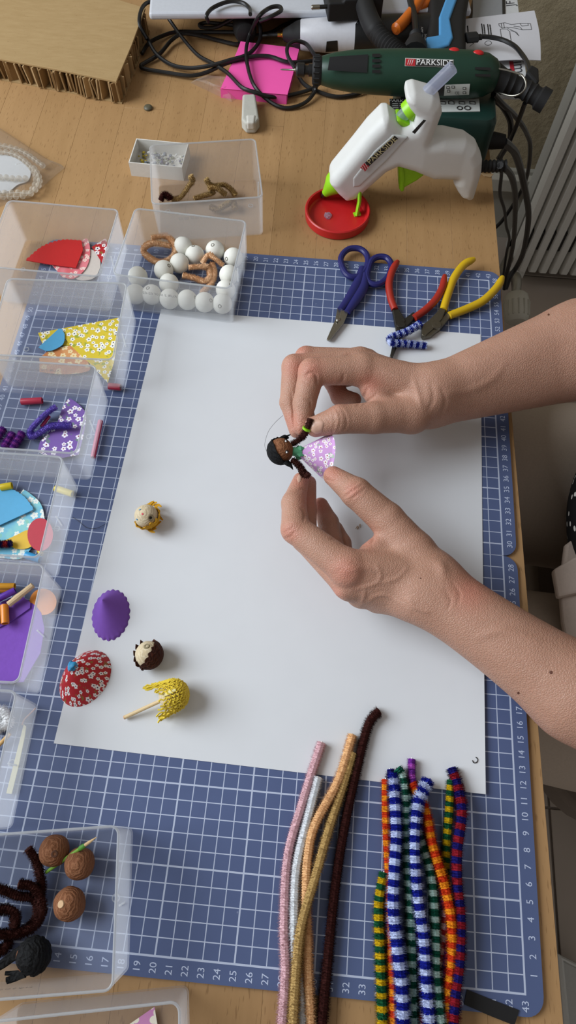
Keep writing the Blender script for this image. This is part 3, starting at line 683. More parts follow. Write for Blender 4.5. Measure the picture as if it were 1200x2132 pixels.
BL = ['farthest back, touching the tan loop', 'right of the ball by the tan loop, hole showing', 'alone at the back behind the tan bow', 'in the far right corner of its box', 'just below the ball farthest back', 'in the middle left, below the tan loop', 'by the left wall in the second row', 'along the right wall, second from the back', 'behind the third ball of the front row', 'along the right wall, just behind the front row',
      'leftmost of the front row', 'second from the left in the front row', 'third from the left in the front row', 'fourth from the left in the front row', 'fifth from the left in the front row', 'rightmost of the front row']
proto = None; RB_ = .93
for i, (x, y) in enumerate(balls):
    c = at(x, y, 1.1); c.z = 1.1
    c.x = min(max(c.x, 8.9 + .0), 18.05)
    t = thing('wooden_ball', 'white wooden ball ' + BL[i], 'ball', (c.x, c.y, .15), random.random() * 6, 'white wooden balls')
    tilt = Euler((random.uniform(-1.1, 1.1), random.uniform(-1.1, 1.1), 0))
    if proto is None:
        b = B(); b.ball((0, 0, 0), RB_, 24, 16); pa = b.build('ball', M['ballwhite'], t, origin=(0, 0, 0))
        b = B(); b.lathe([(.0, RB_ - .02), (.1, RB_ - .02), (.12, RB_ + .012), (.17, RB_ + .005), (.2, RB_ - .04)], seg=14); pb = b.build('hole', plain('#6f6a5e', .8), t, origin=(0, 0, 0)); proto = (pa, pb)
        qs = proto
    else:
        qs = [p.copy() for p in proto]
        for q in qs: COL.objects.link(q); q.parent = t
    for q in qs: q.location = (0, 0, RB_ * S); q.rotation_euler = tilt

# ------------------------------------------------------------------ short straws, sticks and bits in the boxes
def straw(a, c, z, r, col, label, name='straw_piece', cat='straw', m=None, hole=True, z2=None):
    A = at(a[0], a[1], z); C = at(c[0], c[1], z if z2 is None else z2); d = C - A; L = d.length
    t = thing(name, label, cat, A, 0, 'short straw pieces')
    m = m or plain(col, .35, .5)
    b = B(); b.lathe([(r * .74, 0), (r * .97, 0), (r, .04), (r, L - .04), (r * .97, L), (r * .74, L), (r * .74, L * .5), (r * .74, 0)], A, d, 18); b.build('tube', m, t)
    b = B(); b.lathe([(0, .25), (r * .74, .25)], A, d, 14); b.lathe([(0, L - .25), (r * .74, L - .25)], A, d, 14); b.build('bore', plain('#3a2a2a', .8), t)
    return t
def p5(x, y): return z5([(x, y)])[0]
def pb_(x, y): return zb_([(x, y)])[0]
def po(x, y): return zo([(x, y)])[0]
straw(p5(178, 385), p5(352, 376), .45, .3, '#b02a45', 'crimson straw piece near the back of the purple box')
straw(p5(838, 545), p5(775, 850), .45, .22, '#b6365f', 'pink straw lying along the wall of the purple box')
straw(p5(345, 595), p5(410, 505), .3, .16, '#b02a5a', 'thin magenta straw under the violet V')
straw(zy([(905, 975)])[0], zy([(1005, 985)])[0], .45, .3, '#a31f38', 'crimson straw piece in the front corner of the yellow box')
straw(pb_(10, 450), pb_(150, 425), .6, .3, '#d6bd1e', 'yellow straw piece behind the blue sector', z2=.6)
straw(pb_(690, 458), pb_(905, 530), .45, .28, '#dcc52a', 'yellow straw piece against the wall of the blue box')
straw(pb_(320, 1290), pb_(500, 1350), .45, .3, '#2f93c9', 'blue straw piece in the front corner of the blue box')
straw(pb_(490, 1235), pb_(520, 1290), .3, .2, '#c9a81e', 'tiny yellow straw end beside the red disc')
straw(po(-90, 362), po(185, 362), .75, .24, '#c98a1c', 'shiny amber straw piece at the back of the purple foam box', m=plain('#d0921e', .2, .6))
straw(po(-90, 408), po(130, 408), .42, .24, '#b57416', 'dull amber straw piece under the shiny one')
straw(po(-60, 540), po(190, 415), 1.0, .26, '#5a2aa0', 'violet straw piece slanting over the purple foam')
straw(po(55, 600), po(65, 830), 1.0, .3, '#d8801a', 'orange straw piece standing on the purple foam')
# cream dowel + wood strip
def stick(a, c, z, z2, r, m, label, name, cat, seg=10, tipr=None, jag=0):
    A = at(a[0], a[1], z); C = at(c[0], c[1], z2); P = [A.lerp(C, k / 10) for k in range(11)]
    rr = [r * (1 + jag * random.uniform(-1, 1)) for _ in P]
    if tipr is not None: rr[-1] = tipr; rr[-2] = (tipr + r) / 2
    b = B(); b.tube(P, rr, seg); return tag(b.build(name, m, origin=A), label, cat)
stick(po(110, 590), po(410, 350), 1.0, 1.3, .24, plain('#cdb38e', .8, .2, .1, 300, .3), 'cream paper stick lying across the purple foam', 'paper_stick', 'stick', jag=.12)
stick(po(-20, 830), po(10, 600), .7, .9, .2, plain('#7a4a2c', .8), 'brown stick end beside the orange straw', 'twig', 'stick')
stick(zw([(-60, 945)])[0], zw([(125, 755)])[0], .4, .6, .14, plain('#c9a063', .6), 'round wooden stick in the box with the white fluff', 'wooden_stick', 'stick')
A_ = zw([(85, 1490), (300, 640), (328, 670), (310, 800), (230, 1180), (150, 1500)])
sheet('wooden_strip', A_, .2, plain('#c2bc94', .7), 'long cream strip lying along the box wall', .12, 0, 'strip')
curve_thing('thread', [at(*q, .3) for q in zw([(270, 650), (300, 580), (370, 510), (440, 440)])], .05, plain('#c79a86', .7), 'pinkish thread in the corner of the box with white fluff', 'thread')
curve_thing('wire_bit', [at(*q, .5) for q in zo([(100, 1590), (120, 1570), (190, 1580), (210, 1525)])], .05, M['black'], 'tiny bent black wire at the edge of the purple foam', 'wire')

# ------------------------------------------------------------------ brown balls, toothpick, black haired head
def craft_ball(name, c, r, m, label, cat, eyelet=None, col='#b8946a', lumps=.025):
    t = thing(name, label, cat, (c.x, c.y, c.z - r))
    ph = random.random() * 9
    b = B(); b.ball(c, r, 36, 24, disp=lambda d: lumps * (math.sin(5 * d.x + ph) * math.sin(4 * d.y + ph) + .5 * math.sin(11 * d.z + 6 * d.x + ph)))
    b.build('ball', m, t)
    if eyelet is not None and col == '#c4a27c':
        e = Vector(eyelet).normalized(); b = B(); b.lathe([(0, r + .05), (.2 * r, r + .05), (.23 * r, r + .01), (.24 * r, r - .08)], c, e, 16); b.build('plug', plain(col, .8), t)
    elif eyelet is not None:
        e = Vector(eyelet).normalized(); b = B(); b.lathe([(0, r - .05), (.09 * r, r - .04), (.11 * r, r + .03), (.2 * r, r + .03), (.26 * r, r - .06)], c, e, 16); b.build('eyelet', plain(col, .8), t)
    return t
craft_ball('brown_ball', at(113, 1771, 1.15), .95, M['brownclay'], 'brown craft ball farthest back in its box', 'ball', (.35, -.15, 1), '#5b3a28')
craft_ball('brown_ball', at(166, 1798, 1.15), .95, M['brownclay'], 'brown craft ball next to the green toothpick tip', 'ball')
craft_ball('brown_ball', at(145, 1882, 1.15), .98, M['brownclay'], 'brown craft ball with a pale plug, nearest the box front', 'ball', (-.3, .05, 1), '#c4a27c')
tp = thing('toothpick', 'wooden toothpick with green painted shaft between the brown balls', 'toothpick', at(96, 1816, .5))
A, C = at(96, 1816, .8), at(201, 1743, 2.4)
b = B(); b.tube([A, A.lerp(C, .72)], .11, 10); b.build('painted_shaft', plain('#6f9a30', .6), tp)
b = B(); b.tube([A.lerp(C, .72), A.lerp(C, .86), C], [.11, .1, .02], 10); b.build('bare_tip', plain('#d2b080', .6), tp)
b = B(); b.lathe([(.11, 0), (.16, .1), (.15, .4), (.11, .5)], A.lerp(C, .66), C - A, 12); b.build('green_collar', plain('#4e8a2a', .6), tp)
hc = at(69, 1990, 1.2)
hd = craft_ball('craft_head', hc, .98, M['brownclay'], 'brown ball head with long black crepe hair in the brown box', 'doll head')
M['blackhair'] = m_wrinkle('black_crepe', '#1d1e20', '#0a0a0b', .6, 120)
def shell(c, r, axis, cut, m, parent, name='hair', jag=.12, th=.08, seg=40, rings=14, seed=1, flare=0.0):
    """cap of crepe over a ball around axis, open below the polar angle cut, ragged hem"""
    rnd = random.Random(seed); ax = Vector(axis).normalized(); e1 = ax.orthogonal().normalized(); e2 = ax.cross(e1); b = B(); vs = []
    hem = [cut * (1 + jag * rnd.uniform(-1, 1)) for _ in range(seg)]
    for lay in (1, 0):
        for i in range(rings + 1):
            for j in range(seg):
                th_ = hem[j] * i / rings; a = 2 * PI * j / seg; rr = r + (th if lay else 0) + .04 * math.sin(j * 2.1 + i) * (i / rings) + flare * (i / rings) ** 4
                vs.append(c + (ax * math.cos(th_) + (e1 * math.cos(a) + e2 * math.sin(a)) * math.sin(th_)) * rr)
    fs = []; n = (rings + 1) * seg
    for lay in (0, 1):
        for i in range(rings):
            for j in range(seg):
                q = (i * seg + j, i * seg + (j + 1) % seg, (i + 1) * seg + (j + 1) % seg, (i + 1) * seg + j); q = tuple(x + lay * n for x in q); fs.append(q if lay else q[::-1])
    for j in range(seg): fs.append((rings * seg + j, rings * seg + (j + 1) % seg, n + rings * seg + (j + 1) % seg, n + rings * seg + j))
    b.add(vs, fs); return b.build(name, m, parent, smooth=50)
shell(hc, .99, (.55, .25, .75), 1.45, M['blackhair'], hd, seed=3)
for (pts, r0) in (([(150, 845), (80, 885), (20, 930), (-30, 960)], .34), ([(140, 985), (80, 990), (30, 990)], .16), ([(150, 995), (90, 1015), (35, 1030)], .2), ([(145, 1000), (95, 1025), (40, 1045)], .14)):
    P = smoothpath([at(*q, 1.1 if k else 1.6) for k, q in enumerate(zbr(pts))], 5); b = B(); b.tube(P, [r0 * (1 - .3 * i / len(P)) for i in range(len(P))], 7, flat=.5); b.build('strand', M['blackhair'], hd)

# ================================================================== crafts lying on the paper
M['yellowhair'] = m_wrinkle('yellow_crepe', '#d9a92c', '#b8841a', .4, 120); M['brownhair'] = m_wrinkle('darkbrown_crepe', '#5a2f22', '#321710', .6, 140)
zh = Z((240, 1020), .11667)
c = at(305, 1075, 1.1)
t = craft_ball('craft_head', c, .95, M['creamclay'], 'cream ball head with blue eyes and yellow paper hair on the sheet', 'doll head', lumps=.01)
toc = (Vector(CC) - c).normalized()
def onball(cx, cy, c=None, r=.95):
    d = Vector(RC.T @ np.array([(cx - 600) / F_PX, (cy - 1066) / F_PX, 1.0])).normalized(); o = Vector(CC); oc = o - c; bq = oc.dot(d); disc = max(bq * bq - oc.length_squared + r * r, 0); p = o + d * (-bq - math.sqrt(disc)); return p, (p - c).normalized()
def decal(pts, c, r, m, name, parent, th=.03):
    P = [onball(x, y, c, r + th)[0] for x, y in pts]; ctr, nn = onball(sum(p[0] for p in pts) / len(pts), sum(p[1] for p in pts) / len(pts), c, r + th * 1.3)
    b = B(); b.add(P + [ctr], [(i, (i + 1) % len(P), len(P)) for i in range(len(P))]); return b.build(name, m, parent, smooth=0)
def blob(cx, cy, rx, ry, a=0, n=12): return [(cx + rx * math.cos(k * 2 * PI / n) * math.cos(a) - ry * math.sin(k * 2 * PI / n) * math.sin(a), cy + rx * math.cos(k * 2 * PI / n) * math.sin(a) + ry * math.sin(k * 2 * PI / n) * math.cos(a)) for k in range(n)]
decal(zh(blob(440, 350, 22, 9, -.6)), c, .95, plain('#2f7fae'), 'eye', t); decal(zh(blob(387, 528, 20, 9, .9)), c, .95, plain('#2f7fae'), 'eye', t); decal(zh(blob(485, 430, 18, 18)), c, .95, plain('#c8354a'), 'mouth', t)
_, e = onball(*zh([(632, 497)])[0], c, .95)
b = B(); b.lathe([(0, .9), (.12, .9), (.13, .97), (.22, .985), (.28, .93)], c, e, 18); b.build('neck_hole', plain('#8f8064', .8), t); b = B(); b.lathe([(0, .965), (.115, .965)], c, e, 14); b.build('bore', plain('#3f3a2e', .9), t)
shell(c, .96, (.45, -.25, -.8), 1.42, M['yellowhair'], t, seed=5, flare=.1)
for pts in ([(560, 300), (640, 235), (690, 200)], [(640, 280), (690, 240), (745, 222)], [(700, 300), (770, 270), (825, 300)], [(740, 420), (790, 480), (850, 540)], [(600, 690), (650, 740), (710, 757)], [(560, 600), (600, 640), (715, 660)], [(700, 640), (760, 600), (820, 560)], [(660, 700), (700, 690), (735, 690)]):
    P = smoothpath([at(*q, .55 + .12 * k) for k, q in enumerate(zh(pts))], 5); b = B(); b.tube(P, [.2 * (1 - .75 * i / len(P)) for i in range(len(P))], 6, flat=.25); b.build('hair_strip', M['yellowhair'], t)

def cone_hat(name, base, apex, hz, m, label, rx, ry, rot, nsc=0, amp=0.0, dome=1.0, extra=None):
    o = at(*base, .06); a = at(*apex, hz); t = thing(name, label, 'paper cone', (o.x, o.y, .06))
    n = 96; R_ = 14; vs = []; uv = []
    for lay in (0, 1):
        for i in range(R_ + 1):
            s_ = i / R_; f = s_ ** dome
            for j in range(n):
                th = 2 * PI * j / n; k = 1 + (amp * (abs(math.sin(nsc * th / 2)) - .5) if nsc else 0) * s_ ** 20
                x, y = rx * k * math.cos(th), ry * k * math.sin(th); x, y = x * math.cos(rot) - y * math.sin(rot), x * math.sin(rot) + y * math.cos(rot)
                p = Vector((o.x + x, o.y + y, .06)); q = Vector((a.x, a.y, a.z)); pos = q.lerp(p, s_); hb = (1 - f) - (1 - s_); pos.z += hb * hz
                pos.z -= lay * .05; vs.append(pos); sl = s_ * 4.2; uv.append((sl * math.cos(th) * S, sl * math.sin(th) * S))
    fs = []; N1 = (R_ + 1) * n
    for lay in (0, 1):
        for i in range(R_):
            for j in range(n):
                q = (lay * N1 + i * n + j, lay * N1 + (i + 1) * n + j, lay * N1 + (i + 1) * n + (j + 1) % n, lay * N1 + i * n + (j + 1) % n); fs.append(q if lay == 0 else q[::-1])
    for j in range(n): fs.append((R_ * n + j, N1 + R_ * n + j, N1 + R_ * n + (j + 1) % n, R_ * n + (j + 1) % n))
    b = B(); b.add(vs, fs, 0, uv); b.build('cone', m, t, smooth=60)
    return t, a
t, a = cone_hat('paper_hat', (231, 1280), (213, 1249), 1.7, plain('#7a50ac', .75, .25, .05, 300, .1), 'plain purple foam cone hat with scalloped hem', 1.42, 1.98, .12, 22, .075, 1.08)
t, a = cone_hat('paper_hat', (178, 1412), (149, 1390), 2.1, M['f_red'], 'red flowered paper cone hat with blue tip', 1.66, 2.18, -.45, 0, 0, 1.7)
b = B(); P = smoothpath([a + Vector((-.25, .15, -.5)), a + Vector((-.05, .1, .12)), a + Vector((.25, .25, .2)), a + Vector((.42, .1, .0))], 6); b.tube(P, [.16, .24, .3, .34, .37, .38, .38, .36, .26, .24, .22, .2, .17, .15, .12, .1, .08, .06, .04][:len(P)], 10, flat=.5); b.build('blue_tip', plain('#2f8fc0', .4), t)
b = B(); b.lathe([(0, .15), (.12, .1), (.3, -.25), (.42, -.55)], a + Vector((.1, -.05, -.05)), (-.1, .1, 1), 18); b.build('blue_tip_base', plain('#2f8fc0', .4), t)
b = B(); P = [at(137, 1400, 1.0), at(136, 1420, .7), at(140, 1440, .3)]; b.tube(P, [.05, .16, .05], 6, flat=.3); b.build('overlap_fold', M['f_red'], t)

c = at(310, 1363, 1.05)
t = craft_ball('craft_head', c, .98, M['creamclay'], 'small ball head with dark brown paper hair and blank cream face', 'doll head', (-.08, .45, 1), '#8f8468', .015)
shell(c, .99, (.85, -.3, -.38), 1.72, M['brownhair'], t, seed=9, jag=.05, flare=.05)
for k in range(6):
    an = 2.3 + k * .42; d = Vector((math.cos(an), math.sin(an), .12 + .12 * math.sin(k * 2))); b = B(); p0 = c + d * .95; b.tube([p0 + Vector((0, 0, -.35)), p0 + d * .1, p0 + d * .13 + Vector((.1 * math.sin(k * 3), .12, .22))], [.26, .2, .04], 6, flat=.3); b.build('hair_strip', M['brownhair'], t)

c = at(360, 1447, 1.25); c.z = 1.2
t = thing('craft_head', 'cream ball head with curly yellow yarn hair on a wooden stick', 'doll head', (c.x, c.y, .05))
b = B(); b.ball(c, 1.0, 28, 18); b.build('ball', M['creamclay'], t)
A = at(259, 1494, .3); b = B(); b.tube([A, A.lerp(c, .5), A.lerp(c, .9)], .14, 12); b.build('stick', plain('#d6bd90', .6), t); b = B(); d = (A - c).normalized(); b.lathe([(0, .02), (.13, .02), (.145, -.05)], A, d, 12); b.build('stick_end', plain('#c98a5c', .7), t)
yar = plain('#e0c63c', .6, .4, .12, 500); rnd = random.Random(4); sd = (c - A); sd.z = 0; sd.normalize(); sv = Vector((-sd.y, sd.x, 0))
for k in range(58):
    a0 = 2 * PI * k / 58 + rnd.uniform(-.08, .08); rad_ = sv * math.cos(a0) + Vector((0, 0, 1)) * math.sin(a0); P = []
    if rad_.z < -.75: continue
    L = rnd.uniform(1.75, 2.3) if abs(math.cos(a0)) < .6 else rnd.uniform(2.1, 2.75)
    for i in range(22):
        th = L * i / 21; rr = 1.1 + .035 * math.sin(i * 2.2 + k) + (.0 if th < 1.6 else .28 * (th - 1.6)); q = c + (sd * math.cos(th) + rad_ * math.sin(min(th, 1.9))) * rr - sd * max(0, th - 1.9) * .55
        q += sv * .07 * math.sin(i * 2.4 + k); q.z = max(q.z, .12); P.append(q)
    b = B(); b.tube(P, .066, 5); b.build('yarn_strand', yar, t)
pos = onball(352, 1442, c, 1.12)[0]; b = B(); b.tube([onball(338, 1449, c, 1.16)[0], pos, onball(366, 1436, c, 1.16)[0]], [.1, .17, .08], 6, flat=.4); b.build('pale_yarn_wisp', plain('#e6dca0', .6), t)

# ================================================================== scissors and pliers
zt = Z((540, 480), .55)
def W3(L, z): return [at(x, y, z) for x, y in zt(L)]
navy = plain('#1b1d5e', .38, .5)
sc = thing('scissors', 'small scissors with navy blue handles above the paper', 'scissors', at(*zt([(330, 280)])[0], 0))
for ring, shank, zc in (([(309, 118), (316, 90), (340, 70), (375, 68), (402, 84), (412, 112), (404, 145), (385, 168), (352, 176), (326, 160)], [(392, 140), (378, 190), (345, 250), (308, 300)], .42), ([(412, 150), (425, 115), (450, 100), (482, 103), (500, 128), (492, 168), (468, 195), (440, 205), (415, 195), (408, 172)], [(402, 165), (395, 215), (365, 265), (333, 310)], .5)):
    h = thing('tmp', 'x', 'x', (0, 0, 0)); bpy.data.objects.remove(h)
    b = B(); b.tube(smoothpath(W3(ring, zc), 5, True), .3, 10, True, flat=1.0); P = smoothpath(W3(shank, zc), 6); b.tube(P, [.34 + .16 * math.sin(PI * min(1, i / len(P) * 1.15)) for i in range(len(P))], 10, flat=.75); b.build('handle', navy, sc)
for poly, z0 in (([(296, 296), (318, 305), (322, 345), (262, 420), (255, 415), (288, 340)], .16), ([(310, 300), (338, 312), (322, 350), (268, 418), (258, 418), (300, 350)], .34)):
    pts = W3(poly, z0); b = B(); b.prism([(p.x, p.y) for p in pts], z0, z0 + .16); b.build('blade', M['steel'], sc, smooth=0, bevel=.03)
p = W3([(300, 337)], .5)[0]; b = B(); b.lathe([(0, .12), (.16, .1), (.24, .0), (.24, -.1)], p, (0, 0, 1), 16); b.build('rivet', M['steel'], sc)

def pliers(label, col, h1, h2, zs, jaws, joint, jm, jr, r=.33):
    t = thing('pliers', label, 'pliers', at(*zt([joint])[0], .0)); m = plain(col, .4, .5, .1, 60)
    for h in (h1, h2):
        P = smoothpath([at(x, y, z) for (x, y), z in zip(zt(h), zs)], 6); n = len(P)
        b = B(); b.tube(P, [r * (.55 + .45 * math.sin(min(1, (i + .4) / 4) * PI / 2)) * (1 + .12 * math.sin(i / n * PI)) for i in range(n)], 12); b.build('handle_sleeve', m, t)
    for poly, z0, z1 in jaws:
        pts = [at(x, y, z0) for x, y in zt(poly)]; b = B(); b.prism([(p.x, p.y) for p in pts], z0, z1); b.build('jaw', jm, t, smooth=0, bevel=.08)
    p = at(*zt([joint])[0], .8); p.z = .35; b = B(); b.lathe([(jr, -.3), (jr, .28), (jr * .9, .36), (jr * .4, .38), (0, .36)], p, (0, 0, 1), 22); b.build('joint', jm, t)
    return t
pliers('long nose pliers with worn red handles', '#9c2618', [(525, 116), (505, 150), (492, 200), (498, 255), (514, 300)], [(703, 170), (694, 215), (668, 262), (630, 300), (588, 330)], [.75, .7, .6, .5, .5],
       [([(502, 310), (526, 306), (552, 350), (538, 385), (500, 492), (492, 488), (516, 385)], .2, .62), ([(596, 322), (580, 318), (545, 345), (520, 375), (496, 485), (503, 490), (546, 385), (580, 348)], .12, .5)], (538, 352), M['darksteel'], .42)
pliers('side cutters with yellow handles hanging over the mat edge', '#c9a512', [(815, 108), (775, 130), (738, 180), (715, 240), (697, 302)], [(922, 176), (900, 215), (850, 265), (790, 295), (720, 322)], [.8, .75, .65, .55, .5],
       [([(690, 294), (706, 306), (690, 345), (655, 385), (620, 414), (612, 408), (612, 372), (640, 350), (668, 322)], .2, .7), ([(716, 312), (730, 328), (690, 375), (650, 408), (616, 416), (612, 402), (650, 372), (690, 340)], .1, .55)], (672, 352), plain('#6f695c', .35, .5, .15, 300, 0, .9), .5, .36)
sheet('ribbon_piece', Z((940, 1940), .1833)([(178, 655), (400, 745), (768, 888), (742, 980), (715, 1062), (420, 945), (143, 822)]), .03, M['blackmat'], 'short strip of black ribbon on the mat corner by the numbers', .06, 0, 'ribbon')

# ================================================================== red lid, eraser, stone, tray
c = at(703, 442, .3); t = thing('jar_lid', 'upturned red plastic jar lid under the glue gun nozzle', 'lid', (c.x, c.y, TZ))
b = B(); R0 = 3.3; b.lathe([(0, TZ), (R0 - .15, TZ), (R0, TZ + .12), (R0 + .05, TZ + .95), (R0 - .05, TZ + 1.05), (R0 - .2, TZ + 1.0), (R0 - .28, TZ + .3), (R0 - .45, TZ + .18), (0, TZ + .18)], (c.x, c.y, 0), (0, 0, 1), 56); b.build('dish', M['red'], t)
p = at(683, 449, 0); b = B(); b.ball((p.x, p.y, TZ + .28), .38, 16, 10, sc=(1, 1.2, .45), disp=lambda d: .3 * math.sin(6 * d.x + 2) * math.sin(7 * d.y)); b.build('glue_drip', M['clearglue'], t)
pts = [at(x, y, 1.0) for x, y in ((505, 195), (532, 194), (540, 245), (532, 256), (512, 256), (503, 246))]; b = B(); b.prism([(p.x, p.y) for p in pts], TZ, 1.0)
t = thing('eraser', 'small worn white eraser block near the pink notes', 'eraser', (pts[0].x, pts[0].y, TZ)); b.build('block', plain('#b4b3aa', .7, .3, .08, 200, .2), t, smooth=0, bevel=.25, seg=3)
pts = [at(x, y, 1.0) for x, y in ((513, 240), (533, 240), (530, 257), (514, 257))]; b = B(); b.prism([(p.x, p.y) for p in pts], .2, 1.12); b.build('worn_end', plain('#c6c4bc', .7, .3, .08, 200, .2), t, smooth=0, bevel=.2, seg=3)
p = at(308, 221, 0); b = B(); b.lathe([(.42, 0), (.5, .08), (.48, .2), (.36, .32), (.18, .36), (0, .35)], (p.x, p.y, TZ), (0, 0, 1), 20); tag(b.build('button', plain('#55503f', .5), origin=(p.x, p.y, TZ)), 'small dark grey round button on the bare wood', 'button')
tr = thing('paper_tray', 'small open white cardboard tray of tiny dried flowers', 'tray', (8.3, 71.2, TZ), math.radians(-2)); ORG[tr.name] = Vector((0, 0, 0)); h = 1.5; wx, wy = 5.7, 3.8; mw_ = plain('#d8d6d0', .7)
b = B(); b.box((0, 0, .05), (wx, wy, .1)); b.build('tray_floor', mw_, tr)
for (cx, cy, sx, sy) in ((0, wy / 2 - .05, wx, .1), (0, -wy / 2 + .05, wx, .1), (wx / 2 - .05, 0, .1, wy - .2), (-wx / 2 + .05, 0, .1, wy - .2)):
    b = B(); b.box((cx, cy, h / 2 + .1), (sx, sy, h)); b.build('side', mw_, tr, smooth=0)
fl = B(); rnd = random.Random(11); cols = ['#b9a43a', '#5b5678', '#8f9480', '#c7c7c4', '#77808a']
for k in range(150):
    x, y = rnd.uniform(-2.5, 2.4), rnd.uniform(-1.6, 1.5); z = .2 + rnd.random() * .45
    fl.ball((x, y, z), rnd.uniform(.09, .2), 6, 4, mi=(0 if x < -1.2 and rnd.random() < .5 else rnd.randrange(1, 5)), sc=(1, 1, .6))
o = fl.build('dried_flowers', [plain(c_, .8) for c_ in cols], smooth=0); o.location = (8.3 * S, 71.2 * S, TZ * S); o['kind'] = 'stuff'; tag(o, 'tiny dried yellow and purple flowers in the white tray', 'flowers')

# ------------------------------------------------------------------ bag with bead strings
zg = Z((0, 260), .2167)
bag = thing('plastic_bag', 'clear pointed plastic bag holding a bead necklace, left edge', 'bag', at(60, 360, 0))
out = zg([(-200, -60), (20, 60), (500, 370), (625, 412), (540, 480), (280, 710), (120, 720), (45, 775), (-200, 860)]); P = [at(x, y, TZ) for x, y in out]
cen = sum(P, Vector()) / len(P); b = B(); vs = []; rings = [(1, .02), (.93, .55), (.8, .95), (.5, 1.1), (0.02, 1.15)]
for k, zz in rings:
    for i, p in enumerate(P): vs.append((cen.x + (p.x - cen.x) * k, cen.y + (p.y - cen.y) * k, TZ + zz + .06 * math.sin(i * 5.1 + k * 9)))
n = len(P); b.add(vs, [(r * n + i, r * n + (i + 1) % n, (r + 1) * n + (i + 1) % n, (r + 1) * n + i) for r in range(len(rings) - 1) for i in range(n)]); b.build('film', M['film'], bag, smooth=20)
sheet('oval_card', zg(arcpts([(-200, 300), (0, 290), (120, 310), (230, 370), (295, 450), (270, 540), (170, 580), (90, 640), (-20, 660), (-200, 660)], 4)), TZ + .1, plain('#cfd3d8', .6), 'pale oval card inside the clear bag of beads', .06, 0, 'card')
nk = thing('bead_necklace', 'strings of clear glass beads inside the clear bag', 'necklace', at(60, 360, TZ)); bd = m_frost('glass_bead', .42, '#e3ddd0', .1); b0 = None
for path, zz in (([(-60, 185), (90, 215), (200, 250), (300, 310), (380, 370), (440, 410)], .5), ([(-60, 255), (100, 270), (200, 320), (280, 390), (330, 460), (345, 540), (310, 620), (230, 680), (100, 690), (-60, 690)], .45), ([(-60, 500), (60, 505), (130, 515), (190, 515), (250, 515), (300, 530)], .5), ([(330, 420), (375, 500), (370, 580), (290, 660), (200, 650), (60, 655), (-60, 650)], .75)):
    P = resample(smoothpath([at(x, y, TZ + zz) for x, y in zg(path)], 10), .68)
    b = B(); b.tube(P, .03, 5); b.build('string', M['printwhite'], nk)
    for p in P:
        if b0 is None: b = B(); b.ball((0, 0, 0), .31, 14, 9); b0 = b.build('bead', bd, nk, origin=(0, 0, 0)); q = b0
        else: q = b0.copy(); COL.objects.link(q); q.parent = nk
        q.location = (p - ORG[nk.name]) * S

# ================================================================== honeycomb cardboard block
cb = thing('cardboard_block', 'thick honeycomb cardboard block in the upper left corner', 'cardboard', at(240, 213, TZ))
top = [at(x, y, 2.15) for x, y in ((-120, 100), (0, 124), (120, 146), (243, 171), (275, 95), (303, 18), (250, 2), (120, -40), (-120, -60))]
poly = [(p.x, p.y) for p in top]
b = B(); b.prism(poly, 2.0, 2.25); b.build('top_liner', M['cardboard'], cb, smooth=0, bevel=.05)
cx = sum(p[0] for p in poly) / len(poly); cy = sum(p[1] for p in poly) / len(poly)
b = B(); b.prism([(x + .1, y - .1) for x, y in poly], TZ, TZ + .15); b.build('bottom_liner', M['cardboard'], cb, smooth=0)
rnd = random.Random(5); card2 = [plain('#9c8059', .9, .2), plain('#876b47', .9, .2), plain('#ab9069', .9, .2)]; cs0 = {}
for (A, C, n_) in ((top[0], top[3], 50), (top[3], top[5], 24)):
    A = Vector((A.x, A.y, 0)); C = Vector((C.x, C.y, 0)); d = (C - A).normalized(); nn = Vector((-d.y, d.x, 0))
    if nn.dot(Vector((cx, cy, 0)) - A) < 0: nn = -nn
    for k in range(n_):
        p = A.lerp(C, (k + .2 + .6 * rnd.random()) / n_) + nn * (.15 + .5 * rnd.random()); key = k % 3
        if key not in cs0: b = B(); b.box((0, 0, 0), (.16, 1.2, 2.14)); o = b.build('core_strip', card2[key], cb, origin=(0, 0, 0), smooth=0); cs0[key] = o
        else: o = cs0[key].copy(); COL.objects.link(o); o.parent = cb
        o.location = (Vector((p.x, p.y, .92)) - ORG[cb.name]) * S; o.rotation_euler = (rnd.uniform(-.1, .1), rnd.uniform(-.12, .12), math.atan2(nn.y, nn.x) - PI / 2 + rnd.uniform(-.9, .9))
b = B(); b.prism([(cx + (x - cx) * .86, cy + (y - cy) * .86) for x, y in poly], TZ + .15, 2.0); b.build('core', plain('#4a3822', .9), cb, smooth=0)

# ================================================================== pink note pad, crumpled bag
pk = plain('#f05aaa', .6, .3, .03, 60)
c4 = [at(x, y, .9) for x, y in ((500, 92), (622, 102), (597, 196), (459, 182))]; t = thing('note_pad', 'bright pink pad of sticky notes under the black cables', 'note pad', (c4[3].x, c4[3].y, TZ))
b = B(); b.prism([(p.x, p.y) for p in c4], TZ, .75); b.build('note_stack', pk, t, smooth=0)
for zz in (.77, .84):
    b = B(); n = 10; vs = []
    for lay in (0, 1):
        for i in range(n + 1):
            for j in range(n + 1):
                s_, t_ = i / n, j / n; p = c4[0].lerp(c4[1], s_).lerp(c4[3].lerp(c4[2], s_), t_); k = zz - .77
                vs.append((p.x + k * 1.5, p.y - k, zz + .5 * (1 - t_) ** 3 * (1 - s_ * .6) * (k * 8 + .3) + .35 * max(0, s_ - .75) * (k * 9) - .02 * lay))
    m1 = (n + 1) ** 2; fs = []
    for i in range(n):
        for j in range(n):
            q = (i * (n + 1) + j, (i + 1) * (n + 1) + j, (i + 1) * (n + 1) + j + 1, i * (n + 1) + j + 1); fs.append(q[::-1]); fs.append(tuple(m1 + x for x in q))
    b.add(vs, fs); b.build('top_note', pk, t, smooth=60)
